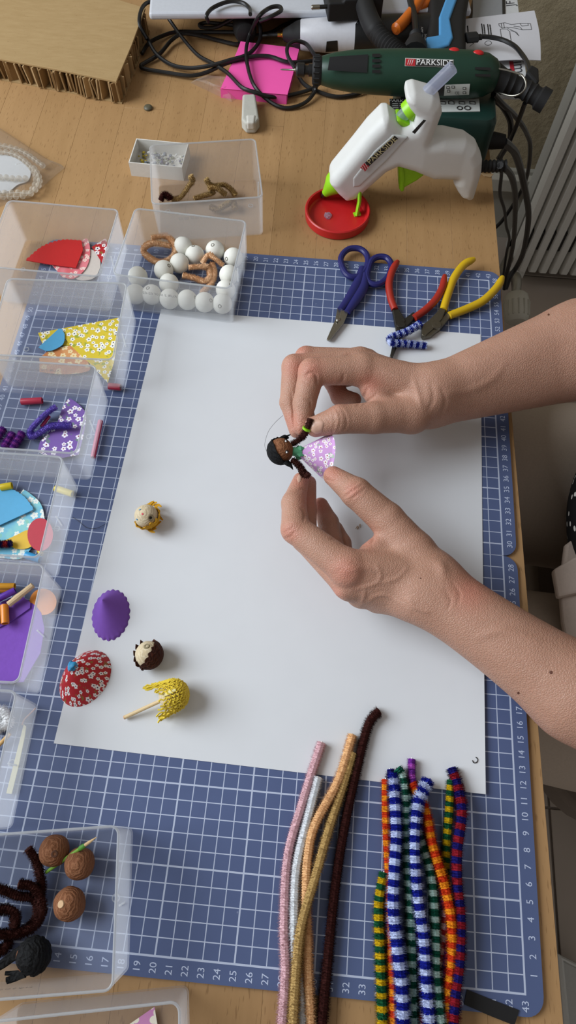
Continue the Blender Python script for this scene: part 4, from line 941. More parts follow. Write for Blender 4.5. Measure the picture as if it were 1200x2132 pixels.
rnd = random.Random(8); cen = at(455, 188, 0); b = B(); pts = [at(x, y, TZ) for x, y in ((398, 175), (430, 160), (470, 165), (520, 172), (512, 198), (485, 211), (440, 195))]; rings = ((1, .03), (.75, .5), (.45, .9), (.15, .7)); vs = []
for k, zz in rings:
    for i, p in enumerate(pts): vs.append((cen.x + (p.x - cen.x) * k + rnd.uniform(-.2, .2), cen.y + (p.y - cen.y) * k + rnd.uniform(-.2, .2), TZ + zz + rnd.uniform(-.02, .35) * (1 if zz > .1 else 0)))
n = len(pts); fs = [(r * n + i, r * n + (i + 1) % n, (r + 1) * n + (i + 1) % n) for r in range(3) for i in range(n)] + [(r * n + i, (r + 1) * n + (i + 1) % n, (r + 1) * n + i) for r in range(3) for i in range(n)] + [tuple(range(3 * n, 4 * n))]
b.add(vs, fs); t = thing('crumpled_bag', 'crumpled scrap of clear plastic bag beside the pink notes', 'bag', (cen.x, cen.y, TZ)); b.build('film', m_frost('crumpled_film', .3, '#d8ccc0', .15), t, smooth=0)
p = at(474, 190, .2); b = B(); b.tube([p, p + Vector((.5, .3, .1))], .1, 8); tag(b.build('screw', M['steel'], origin=p), 'tiny steel screw under the crumpled clear bag', 'screw')

# ================================================================== white appliance along the top edge and the things on it
ap = thing('white_appliance', 'flat white appliance over an added black base in its shadow along the top picture edge', 'appliance', (22, 100, TZ)); e0, e1 = Vector((4.2, 90.9)), Vector((41.4, 95.6)); dv = (e1 - e0).normalized(); nv = Vector((-dv.y, dv.x))
q = [e0, e1, e1 + nv * 24, e0 + nv * 24]
b = B(); b.prism([tuple(p) for p in q], 3.2, 4.0); b.build('lid', plain('#c4c8d0', .35), ap, smooth=0, bevel=.3, seg=3)
q2 = [e0 + nv * 9 + dv * .4, e1 + nv * 9 - dv * .4, e1 + nv * 23 - dv * .4, e0 + nv * 23 + dv * .4]; b = B(); b.prism([tuple(p) for p in q2], TZ + .3, 3.2); b.build('added_shade_base', M['blackmat'], ap, smooth=0)  # black block added under the lid, where there is only deep shadow
for p in (q2[0] + dv * 1.0, q2[1] - dv * 3, q2[2] - dv * 2, q2[3] + dv * 2): b = B(); b.lathe([(.7, 0), (.7, .4), (0, .4)], (p.x, p.y + .8, TZ), (0, 0, 1), 14); b.build('foot', M['black'], ap)
ad = thing('power_adapter', 'black plug-in power adapter lying on the white appliance', 'adapter', at(740, 15, 4.0)); A = at(682, 14, 5.2); d = (at(805, 8, 5.2) - A).normalized()
tf = frame(A, d, Vector((0, 0, 1)))
b = B(); b.prism([(0, -1.15), (6.2, -1.15), (6.2, 1.1), (1.8, 1.1), (1.6, .8), (0, .8)], -3.5, .9, tf); b.build('housing', M['blackmat'], ad, smooth=0, bevel=.2, seg=3)
for dz in (-2.2, -.2):
    b = B(); b.tube([A + d * .1 + Vector((0, -dz, -.1)), A - d * .9 + Vector((0, -dz, -.1))], .22, 10); b.build('pin_sleeve', M['black'], ad); b = B(); b.tube([A - d * .9 + Vector((0, -dz, -.1)), A - d * 1.75 + Vector((0, -dz, -.1)), A - d * 1.85 + Vector((0, -dz, -.1))], [.24, .24, .15], 12); b.build('pin', M['steel'], ad)
# product box + leaflet under the green tool
pb2 = thing('product_box', 'white printed cardboard box under the leaflet, overhanging the table corner', 'box', (43, 96, TZ))
c4 = [at(1098, 163, 2.2), at(1078, -6, 2.2), at(988, -20, 2.2), at(975, 160, 2.2)]
b = B(); b.prism([(p.x, p.y) for p in c4], TZ, 2.2); b.build('carton', plain('#c9cbcc', .5), pb2, smooth=0, bevel=.08)
def flat(px, z, m, name, parent, th=.03): pts = [at(x, y, z) for x, y in px]; b = B(); b.prism([(p.x, p.y) for p in pts], z - .02, z + th); return b.build(name, m, parent, smooth=0)
flat([(985, -5), (1046, -5), (1047, 40), (985, 40)], 2.22, plain('#8d9094', .3), 'grey_panel', pb2); flat([(1046, -5), (1052, -5), (1053, 45), (1047, 45)], 2.26, M['printblack'], 'black_stripe', pb2)
def pxtext(body, centre, h, rdir, z, m, name, parent):
    """lettering printed on a horizontal face; rdir = reading direction in the photograph"""
    o = at(*centre, z); ex = at(centre[0] + rdir[0], centre[1] + rdir[1], z) - o; ey = at(centre[0] + rdir[1], centre[1] - rdir[0], z) - o
    k = ex.length; ex.normalize(); ey.normalize(); b = B(); b.text(body, h, lambda p: o + ex * p.x + ey * p.y); return b.build(name, m, parent, smooth=0)
pxtext('ima', (1082, 145), 2.3, (.12, 1), 2.215, plain('#4a4c50'), 'lettering', pb2); flat([(1061, 128), (1069, 128), (1072, 150), (1064, 150)], 2.22, plain('#a82430'), 'red_mark', pb2); pxtext('JF', (1064, 7), 1.6, (-.1, -1), 2.215, plain('#3a3c44'), 'lettering', pb2)
lf = thing('leaflet', 'folded white instruction leaflet with a line drawing of a gun', 'leaflet', at(1045, 80, 3)); n = 12; vs = []; c4 = [at(968, 36, 2.7), at(1113, 23, 2.7), at(1125, 130, 2.7), at(966, 131, 2.7)]
def lz(s_, t_): return 2.45 + .25 * s_ + .35 * math.sin(s_ * 2.6) * t_
def lp(s_, t_, k=0.0): p = c4[0].lerp(c4[1], s_).lerp(c4[3].lerp(c4[2], s_), t_); return Vector((p.x + .25 * math.sin(t_ * PI), p.y, lz(s_, t_) + k))
for k in (0, .06):
    vs += [lp(i / n, j / n, k) for i in range(n + 1) for j in range(n + 1)]
m1 = (n + 1) ** 2; fs = []
for i in range(n):
    for j in range(n):
        q = (i * (n + 1) + j, (i + 1) * (n + 1) + j, (i + 1) * (n + 1) + j + 1, i * (n + 1) + j + 1); fs.append(q[::-1]); fs.append(tuple(m1 + x for x in q))
for i in range(n):
    for (a, c) in ((i * (n + 1), (i + 1) * (n + 1)), (i * (n + 1) + n, (i + 1) * (n + 1) + n), (i, i + 1), (n * (n + 1) + i, n * (n + 1) + i + 1)): fs.append((a, c, m1 + c, m1 + a))
b = B(); b.add(vs, fs); b.build('folded_sheet', plain('#c9c9ce', .6, .3, .02), lf, smooth=60)
def lpx(x, y):                              # crop coordinate on the leaflet -> leaflet surface
    X, Y = 960 + x * .2, y * .2; s_ = (X - 967) / (1120 - 967); t_ = (Y - 34 + 12 * s_) / 104; return lp(min(max(s_, 0), 1), min(max(t_, 0), 1), .075)
for path in ([(390, 245), (455, 238), (520, 262), (610, 250), (722, 252), (722, 318), (625, 322), (540, 300), (460, 290), (415, 300), (390, 270), (390, 245)], [(610, 250), (625, 280), (695, 275), (695, 250)], [(625, 322), (605, 290), (540, 280)], [(395, 310), (462, 310), (490, 340), (495, 440), (455, 490), (430, 460), (400, 410), (395, 310)], [(470, 300), (540, 340), (580, 390), (560, 350), (500, 330)], [(415, 240), (415, 300)], [(440, 240), (440, 300)], [(262 + 34 * math.cos(k * PI / 6), 465 + 26 * math.sin(k * PI / 6)) for k in range(13)], [(75, 440), (115, 460), (75, 490)]):
    b = B(); b.tube([lpx(x, y) for x, y in path], .03, 4); b.build('line_drawing', M['printblack'], lf)
b = B()
for x, L in ((60, (255, 345)), (210, (240, 400)), (232, (250, 380)), (272, (250, 395)), (295, (255, 375))):
    y = L[0]
    while y < L[1]: d_ = rnd.uniform(8, 20); b.tube([lpx(x, y), lpx(x, min(y + d_, L[1]))], .075, 4); y += d_ + 5
b.build('printed_lines', M['printblack'], lf)

# ================================================================== white and black pen tool
pn = thing('engraving_tool', 'white and black handheld electric tool lying behind the green one', 'power tool', at(740, 80, TZ)); A = at(588, 73, 1.9); C = at(905, 73, 2.3); ax = (C - A).normalized(); L = (C - A).length
def zl(x): return (x - 60) / 560 * L
b = B(); b.lathe([(.1, 0), (.55, .1), (.75, zl(75)), (1.35, zl(110)), (1.5, zl(126))], A, ax, 28); b.build('nose', M['blackmat'], pn)
b = B(); b.lathe([(.22, -.55), (.22, -.1), (.3, -.05), (.3, .1)], A, ax, 12); b.build('tip', M['gold'], pn)
b = B(); b.lathe([(1.45, zl(126)), (1.55, zl(130)), (1.75, zl(230)), (1.95, zl(345)), (2.15, L), (0, L)], A, ax, 36); b.build('shell', plain('#c9cad0', .35), pn)
# grip panel wraps the side facing the room
b = B(); g = []; n1, n2 = 22, 14; e3 = Vector((0, 0, 1)); e2 = ax.cross(e3).normalized(); e3 = e2.cross(ax).normalized()
for lay in (.02, .1):
    for i in range(n1 + 1):
        s_ = i / n1; h = zl(325 + 300 * s_); r = 1.75 + (h - zl(230)) * .025 + lay + .02
        lo = .15 + .9 * max(0, 1 - s_ * 5) ** 2; hi = 2.75 - .0 * s_
        for j in range(n2 + 1):
            a = lo + (hi - lo) * j / n2 - .55 + PI * 0; g.append(A + ax * (h + .0) + (e3 * math.cos(a + .0) * -1 * -1 + e2 * math.sin(a)) * r)
m1 = (n1 + 1) * (n2 + 1); fs = []
for i in range(n1):
    for j in range(n2):
        q = (i * (n2 + 1) + j, (i + 1) * (n2 + 1) + j, (i + 1) * (n2 + 1) + j + 1, i * (n2 + 1) + j + 1); fs.append(tuple(m1 + x for x in q)); fs.append(q[::-1])
b.add(g, fs); b.build('grip_panel', M['black'], pn, smooth=60)
def raycyl(x, y, P0, axd, r):
    d = Vector(RC.T @ np.array([(x - 600) / F_PX, (y - 1066) / F_PX, 1.0])).normalized(); o = Vector(CC) - P0; dp = d - axd * d.dot(axd); op = o - axd * o.dot(axd)
    a_, b_, c_ = dp.length_squared, op.dot(dp), op.length_squared - r * r; disc = max(b_ * b_ - a_ * c_, 0); return Vector(CC) + d * ((-b_ - math.sqrt(disc)) / a_)
z2_ = Z((560, 0), .5333)
def cylpatch(pts, P0, axd, r, m, name, parent, nu=10, nv=4, rf=None, k=0.0):
    """quad given by 4 crop corners draped over a round body"""
    P = z2_(pts); b = B(); vs = []
    for i in range(nu + 1):
        for j in range(nv + 1):
            s_, t_ = i / nu, j / nv; x = (P[0][0] * (1 - s_) + P[1][0] * s_) * (1 - t_) + (P[3][0] * (1 - s_) + P[2][0] * s_) * t_; y = (P[0][1] * (1 - s_) + P[1][1] * s_) * (1 - t_) + (P[3][1] * (1 - s_) + P[2][1] * s_) * t_
            vs.append(raycyl(x, y, P0, axd, r))
    b.add(vs, [(i * (nv + 1) + j, (i + 1) * (nv + 1) + j, (i + 1) * (nv + 1) + j + 1, i * (nv + 1) + j + 1) for i in range(nu) for j in range(nv)]); return b.build(name, m, parent, smooth=60)
def cyltext(body, centre, h, rdir, P0, axd, r, m, name, parent):
    c = z2_([centre])[0]; b = B(); L_ = math.hypot(*rdir); ux, uy = rdir[0] / L_, rdir[1] / L_
    b.text(body, h, lambda p: raycyl(c[0] + p.x * ux + p.y * uy, c[1] + p.x * uy - p.y * ux, P0, axd, r)); return b.build(name, m, parent, smooth=0)
cylpatch([(226, 162), (268, 158), (270, 200), (222, 204)], A, ax, 1.84, M['black'], 'button', pn)
for i, s_ in enumerate(('500A', 'AMG Werkzeug', 'Bank')): cyltext(s_, (612 - i * 14, 145 - i * 0), 6.5, (0, 1), A, ax, 2.3, M['printwhite'], 'lettering', pn)

# ================================================================== green base unit
bu = thing('transformer_unit', 'dark green transformer box under the green rotary tool', 'power unit', (38, 79, TZ))
fx0, fx1, fy0, fy1, ztop = 32.9, 43.0, 73.4, 84.5, 5.7
b = B(); vs = []
for (ins, z) in ((.5, TZ), (.0, TZ + 1), (.0, ztop - .6), (.25, ztop - .1), (.7, ztop)): vs += [(x, y, z) for x, y in rrect(fx0 + ins, fy0 + ins, fx1 - ins, fy1 - ins, 1.1)]
n = 28; b.add(vs, [(r * n + i, r * n + (i + 1) % n, (r + 1) * n + (i + 1) % n, (r + 1) * n + i) for r in range(4) for i in range(n)] + [tuple(range(n - 1, -1, -1)), tuple(range(4 * n, 5 * n))]); b.build('housing', plain('#12302a', .45, .45, .1, 120, .08), bu)
b = B(); b.box((38.2, fy0 - .02, 2.6), (4.6, .25, 1.9)); b.build('front_window', M['black'], bu, bevel=.1)
flat([(891, 208), (998, 206), (1000, 232), (886, 234)], ztop + .03, plain('#c4c8c4', .5), 'white_label', bu); flat([(812, 206), (888, 206), (884, 236), (812, 238)], ztop + .03, M['printblack'], 'rating_plate', bu)
b = B()
for (x, y, s_) in ((905, 212, 'CE'), ):
    pass
for x, k in ((905, 0), (922, 1), (940, 2), (962, 3), (984, 4)):
    p = at(x, 213, ztop + .075); hh = .28
    b.tube([p + Vector((-hh, -hh, 0)), p + Vector((hh, -hh, 0)), p + Vector((hh, hh * .4, 0)), p + Vector((0, hh * (1 if k == 2 else .4), 0)), p + Vector((-hh, hh * .4, 0))], .045, 4, True)
for x, r_ in ((958, .26), (974, .3)):
    p = at(x, 225, ztop + .075); b.tube([p + Vector((r_ * math.cos(k * PI / 6), r_ * math.sin(k * PI / 6), 0)) for k in range(12)], .07, 4, True)
b.build('printed_symbols', M['printblack'], bu); pxtext('CE', (908, 225), 1.0, (1, .05), ztop + .08, M['printblack'], 'lettering', bu); pxtext('PARKSIDE', (838, 210), .62, (1, .02), ztop + .08, M['printwhite'], 'lettering', bu)
b = B()
for j in range(5):
    for i in range(4): x = 816 + i * 16 + rnd.random() * 3; b.tube([at(x, 216 + j * 4.2, ztop + .07), at(x + 12, 216 + j * 4.2, ztop + .07)], .04, 4)
b.build('fine_print', plain('#8a8d8a', .6), bu)
# ================================================================== green rotary tool
rt = thing('rotary_tool', 'dark green rotary tool with a drill bit, lying on the transformer box', 'power tool', (36, 77.5, ztop)); P0 = at(670, 147, 7.85); P1 = at(1030, 157, 7.85); ax = (P1 - P0).normalized(); L = (P1 - P0).length
def tx(x): return (x - 210) / (885 - 210) * L
pf = [(0, tx(200)), (1.05, tx(202)), (1.25, tx(212)), (1.55, tx(260)), (1.8, tx(330)), (1.95, tx(430)), (2.05, tx(560)), (2.1, tx(700)), (2.05, tx(790)), (1.85, tx(850)), (1.4, tx(885)), (.9, tx(900)), (0, tx(902))]
b = B(); b.lathe(pf, P0, ax, 48); b.build('housing', M['green'], rt)
b = B(); b.lathe([(0, tx(172)), (1.15, tx(174)), (1.3, tx(182)), (1.3, tx(204)), (1.2, tx(210)), (0, tx(210))], P0, ax, 28); b.build('lock_collar', M['blackmat'], rt)
b = B(); b.lathe([(0, tx(108)), (.5, tx(110)), (.62, tx(116)), (.62, tx(142)), (.42, tx(146)), (.42, tx(158)), (.55, tx(160)), (.55, tx(176))], P0, ax, 22); b.build('chuck', M['black'], rt)
b = B(); b.lathe([(.02, tx(48)), (.07, tx(56)), (.09, tx(100)), (.16, tx(104)), (.16, tx(112))], P0, ax, 10); o = b.build('drill_bit', M['steel'], rt)
for k in range(16):
    a = 2 * PI * k / 16; e = ax.orthogonal().normalized(); d = e * math.cos(a) + ax.cross(e) * math.sin(a); b = B(); b.tube([P0 + ax * tx(178) + d * 1.3, P0 + ax * tx(200) + d * 1.3], .1, 5); b.build('collar_rib', M['blackmat'], rt)
cylpatch([(238, 222), (388, 212), (384, 284), (230, 274)], P0, ax, 1.98, M['blackmat'], 'grip_insert', rt, 14, 6)
for j in range(4): cylpatch([(404, 210 + 21 * j), (436, 209 + 21 * j), (436, 222 + 21 * j), (404, 223 + 21 * j)], P0, ax, 2.08, M['black'], 'vent_slot', rt, 4, 3)
for y in (262, 288): cylpatch([(806, y), (868, y + 2), (866, y + 12), (806, y + 10)], P0, ax, 2.09, M['black'], 'vent_slot', rt, 5, 3)
R_ = 2.13
cylpatch([(533, 226), (722, 233), (721, 264), (531, 258)], P0, ax, R_, plain('#b9bdb8', .4), 'label_border', rt, 14, 4); cylpatch([(535, 228), (573, 230), (572, 258), (533, 256)], P0, ax, R_ + .02, plain('#b3222a', .45), 'red_panel', rt, 6, 4); cylpatch([(574, 230), (720, 235), (719, 262), (573, 258)], P0, ax, R_ + .02, M['printblack'], 'black_panel', rt, 12, 4)
cyltext('PARKSIDE', (647, 245), 17.5, (1, .035), P0, ax, R_ + .05, M['printwhite'], 'lettering', rt); cyltext('///', (553, 243), 15, (1, .03), P0, ax, R_ + .05, M['printwhite'], 'lettering', rt)
cylpatch([(688, 331), (786, 327), (782, 370), (684, 374)], P0, ax, R_ + .0, plain('#c4c8c4', .5), 'white_label', rt, 8, 6); cylpatch([(596, 334), (686, 331), (682, 374), (630, 374)], P0, ax, R_ - .01, M['printblack'], 'rating_plate', rt, 8, 6); cyltext('CE', (735, 364), 8, (1, .0), P0, ax, R_ + .04, M['printblack'], 'lettering', rt)
for (x, y) in ((700, 342), (720, 340), (702, 356), (764, 345), (764, 362)): cylpatch([(x - 6, y - 5), (x + 6, y - 5), (x + 6, y + 5), (x - 6, y + 5)], P0, ax, R_ + .03, M['printblack'], 'printed_symbol', rt, 2, 2); cylpatch([(x - 4, y - 3), (x + 4, y - 3), (x + 4, y + 3), (x - 4, y + 3)], P0, ax, R_ + .05, plain('#c4c8c4', .5), 'printed_symbol', rt, 2, 2)
cylpatch([(662, 279), (706, 281), (706, 292), (661, 290)], P0, ax, R_ + .0, M['printblack'], 'model_plate', rt, 4, 2); cyltext('PM', (672, 286), 7, (1, .03), P0, ax, R_ + .05, M['printwhite'], 'lettering', rt)
for (x, y) in ((725, 202), (820, 212)): p = raycyl(*z2_([(x, y)])[0], P0, ax, 2.06); b = B(); b.ball(p + Vector((0, .35, -.1)), .42, 16, 10, sc=(1.3, .8, .6)); b.build('red_button', M['red'], rt)
Bt = [at(*q, z) for q, z in zip(z2_([(862, 290), (900, 310), (950, 330), (1010, 355), (1050, 378), (1085, 398)]), (7.7, 7.6, 7.3, 7.0, 6.8, 6.6))]
b = B(); P = smoothpath(Bt, 6); b.tube(P, [1.35 - .035 * min(i, 14) + (.12 if (i % 3 == 0 and 8 < i < 22) else 0) + (.25 if i > len(P) - 7 else 0) for i in range(len(P))], 18); b.build('cord_boot', M['blackmat'], rt)
hp = [at(*q, z) for q, z in zip(z2_([(885, 266), (930, 275), (985, 292), (1004, 320), (1000, 348), (978, 368), (945, 374), (900, 362), (868, 350)]), (8.9, 9.0, 9.0, 8.8, 8.4, 7.8, 7.3, 6.9, 6.6))]
b = B(); b.tube(smoothpath(hp, 5), .09, 8); b.build('hanger_wire', M['steel'], rt)
# ================================================================== glue gun
G0 = Vector((26.4, 67.7, 0)); G1 = Vector((41.2, 69.5, 0)); gd = (G1 - G0).normalized(); gn = Vector((gd.y, -gd.x, 0))     # gn faces the room side
def onplane(x, y, off=0.0):
    d = Vector(RC.T @ np.array([(x - 600) / F_PX, (y - 1066) / F_PX, 1.0])); o = Vector(CC); p0 = G0 + gn * off; return o + d * ((p0 - o).dot(gn) / d.dot(gn))
def g2(x, y, off=0.0): p = onplane(640 + .3167 * x, 120 + .3167 * y, off); return ((p - G0).dot(gd), p.z)
gtf = lambda p: G0 + gd * p[0] + Vector((0, 0, 1)) * p[1] + gn * (p[2] if len(p) > 2 else 0)
gg = thing('glue_gun', 'white hot glue gun with lime green nozzle, trigger and stand', 'glue gun', (34, 68.6, TZ))
BODY = [(150, 750), (145, 785), (200, 850), (250, 895), (320, 880), (520, 700), (590, 668), (700, 700), (820, 755), (965, 765), (958, 800), (985, 850), (1010, 885), (1060, 903), (1090, 890), (1140, 720), (1145, 640), (1110, 560), (1040, 510), (900, 485), (815, 490), (850, 400), (880, 320), (870, 260), (820, 220), (700, 185), (650, 200), (642, 240), (668, 290), (705, 335), (690, 395), (620, 418), (575, 378), (530, 342), (490, 345), (395, 440), (300, 560), (160, 730)]
poly = [g2(*q) for q in BODY]
whg = plain('#d2d3d0', .5, .4, .03, 120)
def gth(U, W): return 1.75 - .25 * np.clip((U - 9) / 4, 0, 1)
b = plump(poly, 1.75, 1.05, gtf, .13, gth); b.build('body', whg, gg, smooth=80)
rec = [(285, 755), (330, 690), (505, 525), (640, 500), (700, 500), (520, 700), (340, 850), (300, 870)]
b = plump([g2(*q, 1.7) for q in [(300, 790), (440, 610), (560, 505), (665, 520), (520, 680), (345, 845), (300, 850)]], .16, .14, lambda p: gtf(p) + gn * 1.66, .08); b.build('side_panel', plain('#c3c5c3', .5, .4, .03), gg, smooth=60)
def gpatch(L, off, m, name): pts = [g2(*q, off) for q in L]; b = B(); b.prism(pts, off, off + .04, gtf); return b.build(name, m, gg, smooth=0)
gpatch([(350, 722), (376, 694), (408, 712), (380, 748)], 1.92, plain('#b3303a', .45), 'red_panel'); gpatch([(376, 694), (575, 512), (598, 532), (408, 712)], 1.92, M['printblack'], 'black_panel')
def gtext(body, c, h, a, c2, off, m):
    u0 = Vector(g2(*c, off)); u1 = Vector(g2(*c2, off)); d = (u1 - u0).normalized(); n_ = Vector((-d.y, d.x)); mid = (u0 + u1) / 2; b = B(); b.text(body, h, lambda p: gtf((mid.x + d.x * p.x + n_.x * p.y, mid.y + d.y * p.x + n_.y * p.y, off))); b.build('lettering', m, gg, smooth=0)
gtext('PARKSIDE', (405, 690), .78, 0, (580, 532), 1.985, plain('#c9bf8e', .5)); gtext('///', (365, 735), .8, 0, (395, 708), 1.985, plain('#d8c8c0', .5))
gpatch([(690, 488), (765, 408), (782, 412), (708, 500)], 1.86, M['printblack'], 'small_plate')
ny0, ny1 = onplane(640 + .3167 * 180, 120 + .3167 * 830), onplane(640 + .3167 * 122, 120 + .3167 * 890); dn = (ny1 - ny0).normalized()
b = B(); b.lathe([(1.2, -.6), (1.15, 0), (.85, .5), (.5, 1.2), (.4, 1.5), (0, 1.5)], ny0, dn, 24); b.build('nozzle_sleeve', M['lime'], gg); b = B(); b.lathe([(.3, 1.4), (.3, 1.7), (.12, 2.05), (0, 2.05)], ny0, dn, 14); b.build('nozzle_tip', plain('#6f675c', .35, .5, .1, 200, 0, 1), gg)
b = plump([g2(*q) for q in [(592, 660), (600, 830), (612, 855), (632, 848), (640, 835), (720, 790), (790, 735), (700, 690)]], .55, .3, gtf, .1); b.build('trigger', M['lime'], gg, smooth=70)
b = plump([g2(*q) for q in [(592, 668), (600, 835), (615, 857), (634, 848), (640, 760), (632, 680)]], .8, .3, gtf, .1); b.build('trigger_pad', M['lime'], gg, smooth=70)
f0 = onplane(640 + .3167 * 345, 120 + .3167 * 860, 1.2); f1 = at(640 + .3167 * 325, 120 + .3167 * 1035, TZ + .2); f2 = onplane(640 + .3167 * 260, 120 + .3167 * 900, .3)
b = B(); b.tube([f0 + Vector((0, 0, .4)), f0, f0.lerp(f1, .5) + Vector((.12, 0, .1)), f1], [.35, .5, .42, .4], 8, flat=.5); b.tube([f1 + Vector((-.3, .0, 0)), f1 + Vector((.35, .25, 0))], .3, 8, flat=.5); b.tube([f2, f0 + Vector((-.2, 0, -.5))], .35, 8, flat=.5); b.build('stand_leg', M['lime'], gg)
f3 = f1 + gd * .4 - gn * 4.2; f3.z = TZ + .2; b = B(); b.tube([f0 - gn * 2.2, f0 - gn * 2.4 + Vector((0, 0, -.8)), f3], [.4, .42, .4], 8, flat=.5); b.build('stand_leg', M['lime'], gg)
s0 = onplane(640 + .3167 * 600, 120 + .3167 * 410); s1 = onplane(640 + .3167 * 800, 120 + .3167 * 225); s2 = onplane(640 + .3167 * 962, 120 + .3167 * 60)
b = B(); b.tube([s0, s0.lerp(s2, .5), s2 - (s2 - s0).normalized() * .05, s2], [.56, .56, .56, .5], 20); b.build('glue_stick', M['clearglue'], gg)
c0 = onplane(640 + .3167 * 660, 120 + .3167 * 360, .0); c1 = onplane(640 + .3167 * 700, 120 + .3167 * 322, .0); b = B(); b.lathe([(.62, 0), (.95, 0), (.95, (c1 - c0).length), (.62, (c1 - c0).length)], c0, c1 - c0, 24); b.build('feed_collar', M['lime'], gg)
b = plump([g2(*q) for q in [(580, 372), (605, 372), (690, 410), (640, 425), (600, 410)]], .9, .2, gtf, .1); b.build('feed_tray', M['lime'], gg, smooth=60)
k0 = onplane(640 + .3167 * 1135, 120 + .3167 * 715); bt = [k0 + gd * .2 * i for i in range(14)]
b = B(); b.tube(bt, [.62 if i % 2 else .48 for i in range(14)], 14); b.build('cord_boot', M['blackmat'], gg)

# ================================================================== other tools at the top edge
ht = thing('handheld_tool', 'black tool handle with a light blue zigzag inlay, upper right', 'tool', at(925, 60, 4))
def tz(x, y): return 3.2 + .012 * (210 - y)
def htf(p): return Vector((p[0], p[1], 0)) + Vector((0, 0, p[2] if len(p) > 2 else 0))
P_ = [at(*z2_([q])[0], 4.2) for q in [(620, -90), (800, -90), (782, 0), (772, 60), (770, 130), (772, 212), (700, 222), (612, 205), (614, 150), (625, 90), (622, 0)]]
b = plump([(p.x, p.y) for p in P_], 1.5, .8, lambda p: Vector((p[0], p[1], 3.2 + p[2])), .14); b.build('handle', M['blackmat'], ht, smooth=70)
P_ = [at(*z2_([q])[0], 4.7) for q in [(700, -60), (755, -60), (735, 0), (707, 78), (720, 150), (705, 180), (640, 200), (615, 190), (614, 150), (664, 142), (664, 70), (690, 0)]]
b = plump([(p.x, p.y) for p in P_], .4, .2, lambda p: Vector((p[0], p[1], 4.5 + p[2])), .1); b.build('blue_inlay', plain('#4c93c8', .45), ht, smooth=60)
hs = thing('ribbed_hose', 'thick black ribbed cable sleeve curving down to the green tool', 'hose', at(*z2_([(520, 215)])[0], 4)); P = smoothpath([at(*q, z) for q, z in zip(z2_([(360, -60), (375, 20), (400, 90), (440, 150), (490, 195), (530, 225)]), (6, 5.6, 5.2, 4.9, 4.7, 4.6))], 10); n = len(P)
b = B(); b.tube(P, [(1.05 if (i % 2 or i < n * .5) else .9) for i in range(n)], 18); b.build('sleeve', M['blackmat'], hs)
cc_ = thing('power_lead', 'black lead with moulded plug standing between hose and blue handle', 'cable', at(*z2_([(575, 200)])[0], 4)); P = smoothpath([at(*q, 4.8) for q in z2_([(545, -60), (552, 0), (568, 60), (575, 135)])], 6)
b = B(); b.tube(P, .36, 10); b.build('lead', M['cable'], cc_); p = [at(*q, 4.7) for q in z2_([(573, 135), (574, 150), (572, 175), (570, 215)])]; b = B(); b.tube(smoothpath(p, 4), [.62, .75, .6, .75, .62, .8, .9, 1.0, 1.1, 1.25, 1.35, 1.4, 1.4][:13], 14); b.build('plug_sleeve', M['blackmat'], cc_)
og = thing('orange_tool', 'orange curved tool handles behind the black hose', 'tool', at(*z2_([(490, 115)])[0], 4)); b = B(); P = smoothpath([at(*q, 4.4) for q in z2_([(492, 116), (520, 92), (560, 45), (590, 0), (600, -50)])], 6); b.tube(P, [.3] + [.62] * (len(P) - 1), 12); b.build('handle', plain('#d06a16', .4), og)
b = B(); P = smoothpath([at(*q, 4.0) for q in z2_([(560, 30), (600, 25), (625, 5), (640, -50)])], 6); b.tube(P, .5, 12); b.build('handle', plain('#c8620f', .4), og)

# ================================================================== cables
zc_ = Z((280, 0), .35)
def cable(L, zz, label, reg=zc_, r=.22, plug=None):
    zs = zz if isinstance(zz, (list, tuple)) else [zz] * len(L); P = smoothpath([aty(x, y, 90.0) if z == 'f' else at(x, y, z) for (x, y), z in zip(reg(L), zs)], 7); b = B(); b.tube(P, r, 8); return tag(b.build('power_cable', M['cable'], origin=P[0]), label, 'cable', 'loose black cables')
cable([(640, 250), (600, 262), (500, 240), (400, 215), (290, 200), (220, 240), (150, 320), (60, 375), (38, 392), (60, 410), (180, 430), (330, 450), (430, 430), (540, 380), (680, 340), (800, 335), (920, 370), (1080, 360), (1160, 340)], [.2, .1, .0, .3, .6, .3, .2, .1, .1, .1, .1, .2, .3, .8, 1.3, 1.3, 1.3, 1.0, .6], 'black cable with a sharp bend beside the cardboard block')
cable([(620, 192), (400, 190), (250, 190), (150, 220), (85, 258), (45, 320)], [.6, .1, .0, .2, .3, .2], 'black cable running straight left from the round plug')
cable([(75, 232), (30, 140), (45, 50), (90, 12), (150, 35), (210, 120), (290, 230), (380, 330), (480, 385), (560, 440), (640, 520), (720, 550), (800, 575), (900, 570), (1010, 545), (1080, 515), (1100, 480)], [1.2, 2.4, 3, 3, 2.2, 1, .5, .3, .7, 1.1, 1.2, 1.1, .6, .1, .1, .3, 1.0], 'black cable looping over the cardboard corner and the pink notes')
cable([(75, 225), (130, 320), (220, 385), (330, 405), (450, 390), (560, 360), (680, 320), (745, 240), (745, 150), (700, 95), (640, 85), (550, 130), (480, 162), (405, 162), (388, 146), (430, 135), (520, 142), (600, 150)], [1.0, .5, .3, .4, .9, 1.3, 1.5, 1.5, 2, 2.4, 2.2, 1.4, 1, .8, .8, .8, .9, 1.0], 'black cable winding round the round plug in a big curl')
cable([(440, 132), (430, 90), (470, 45), (560, 10), (640, 15), (685, 50), (690, 85)], ['f', 'f', 4.5, 4.5, 4.5, 4.5, 'f'], 'black cable loop resting on the edge of the white appliance')
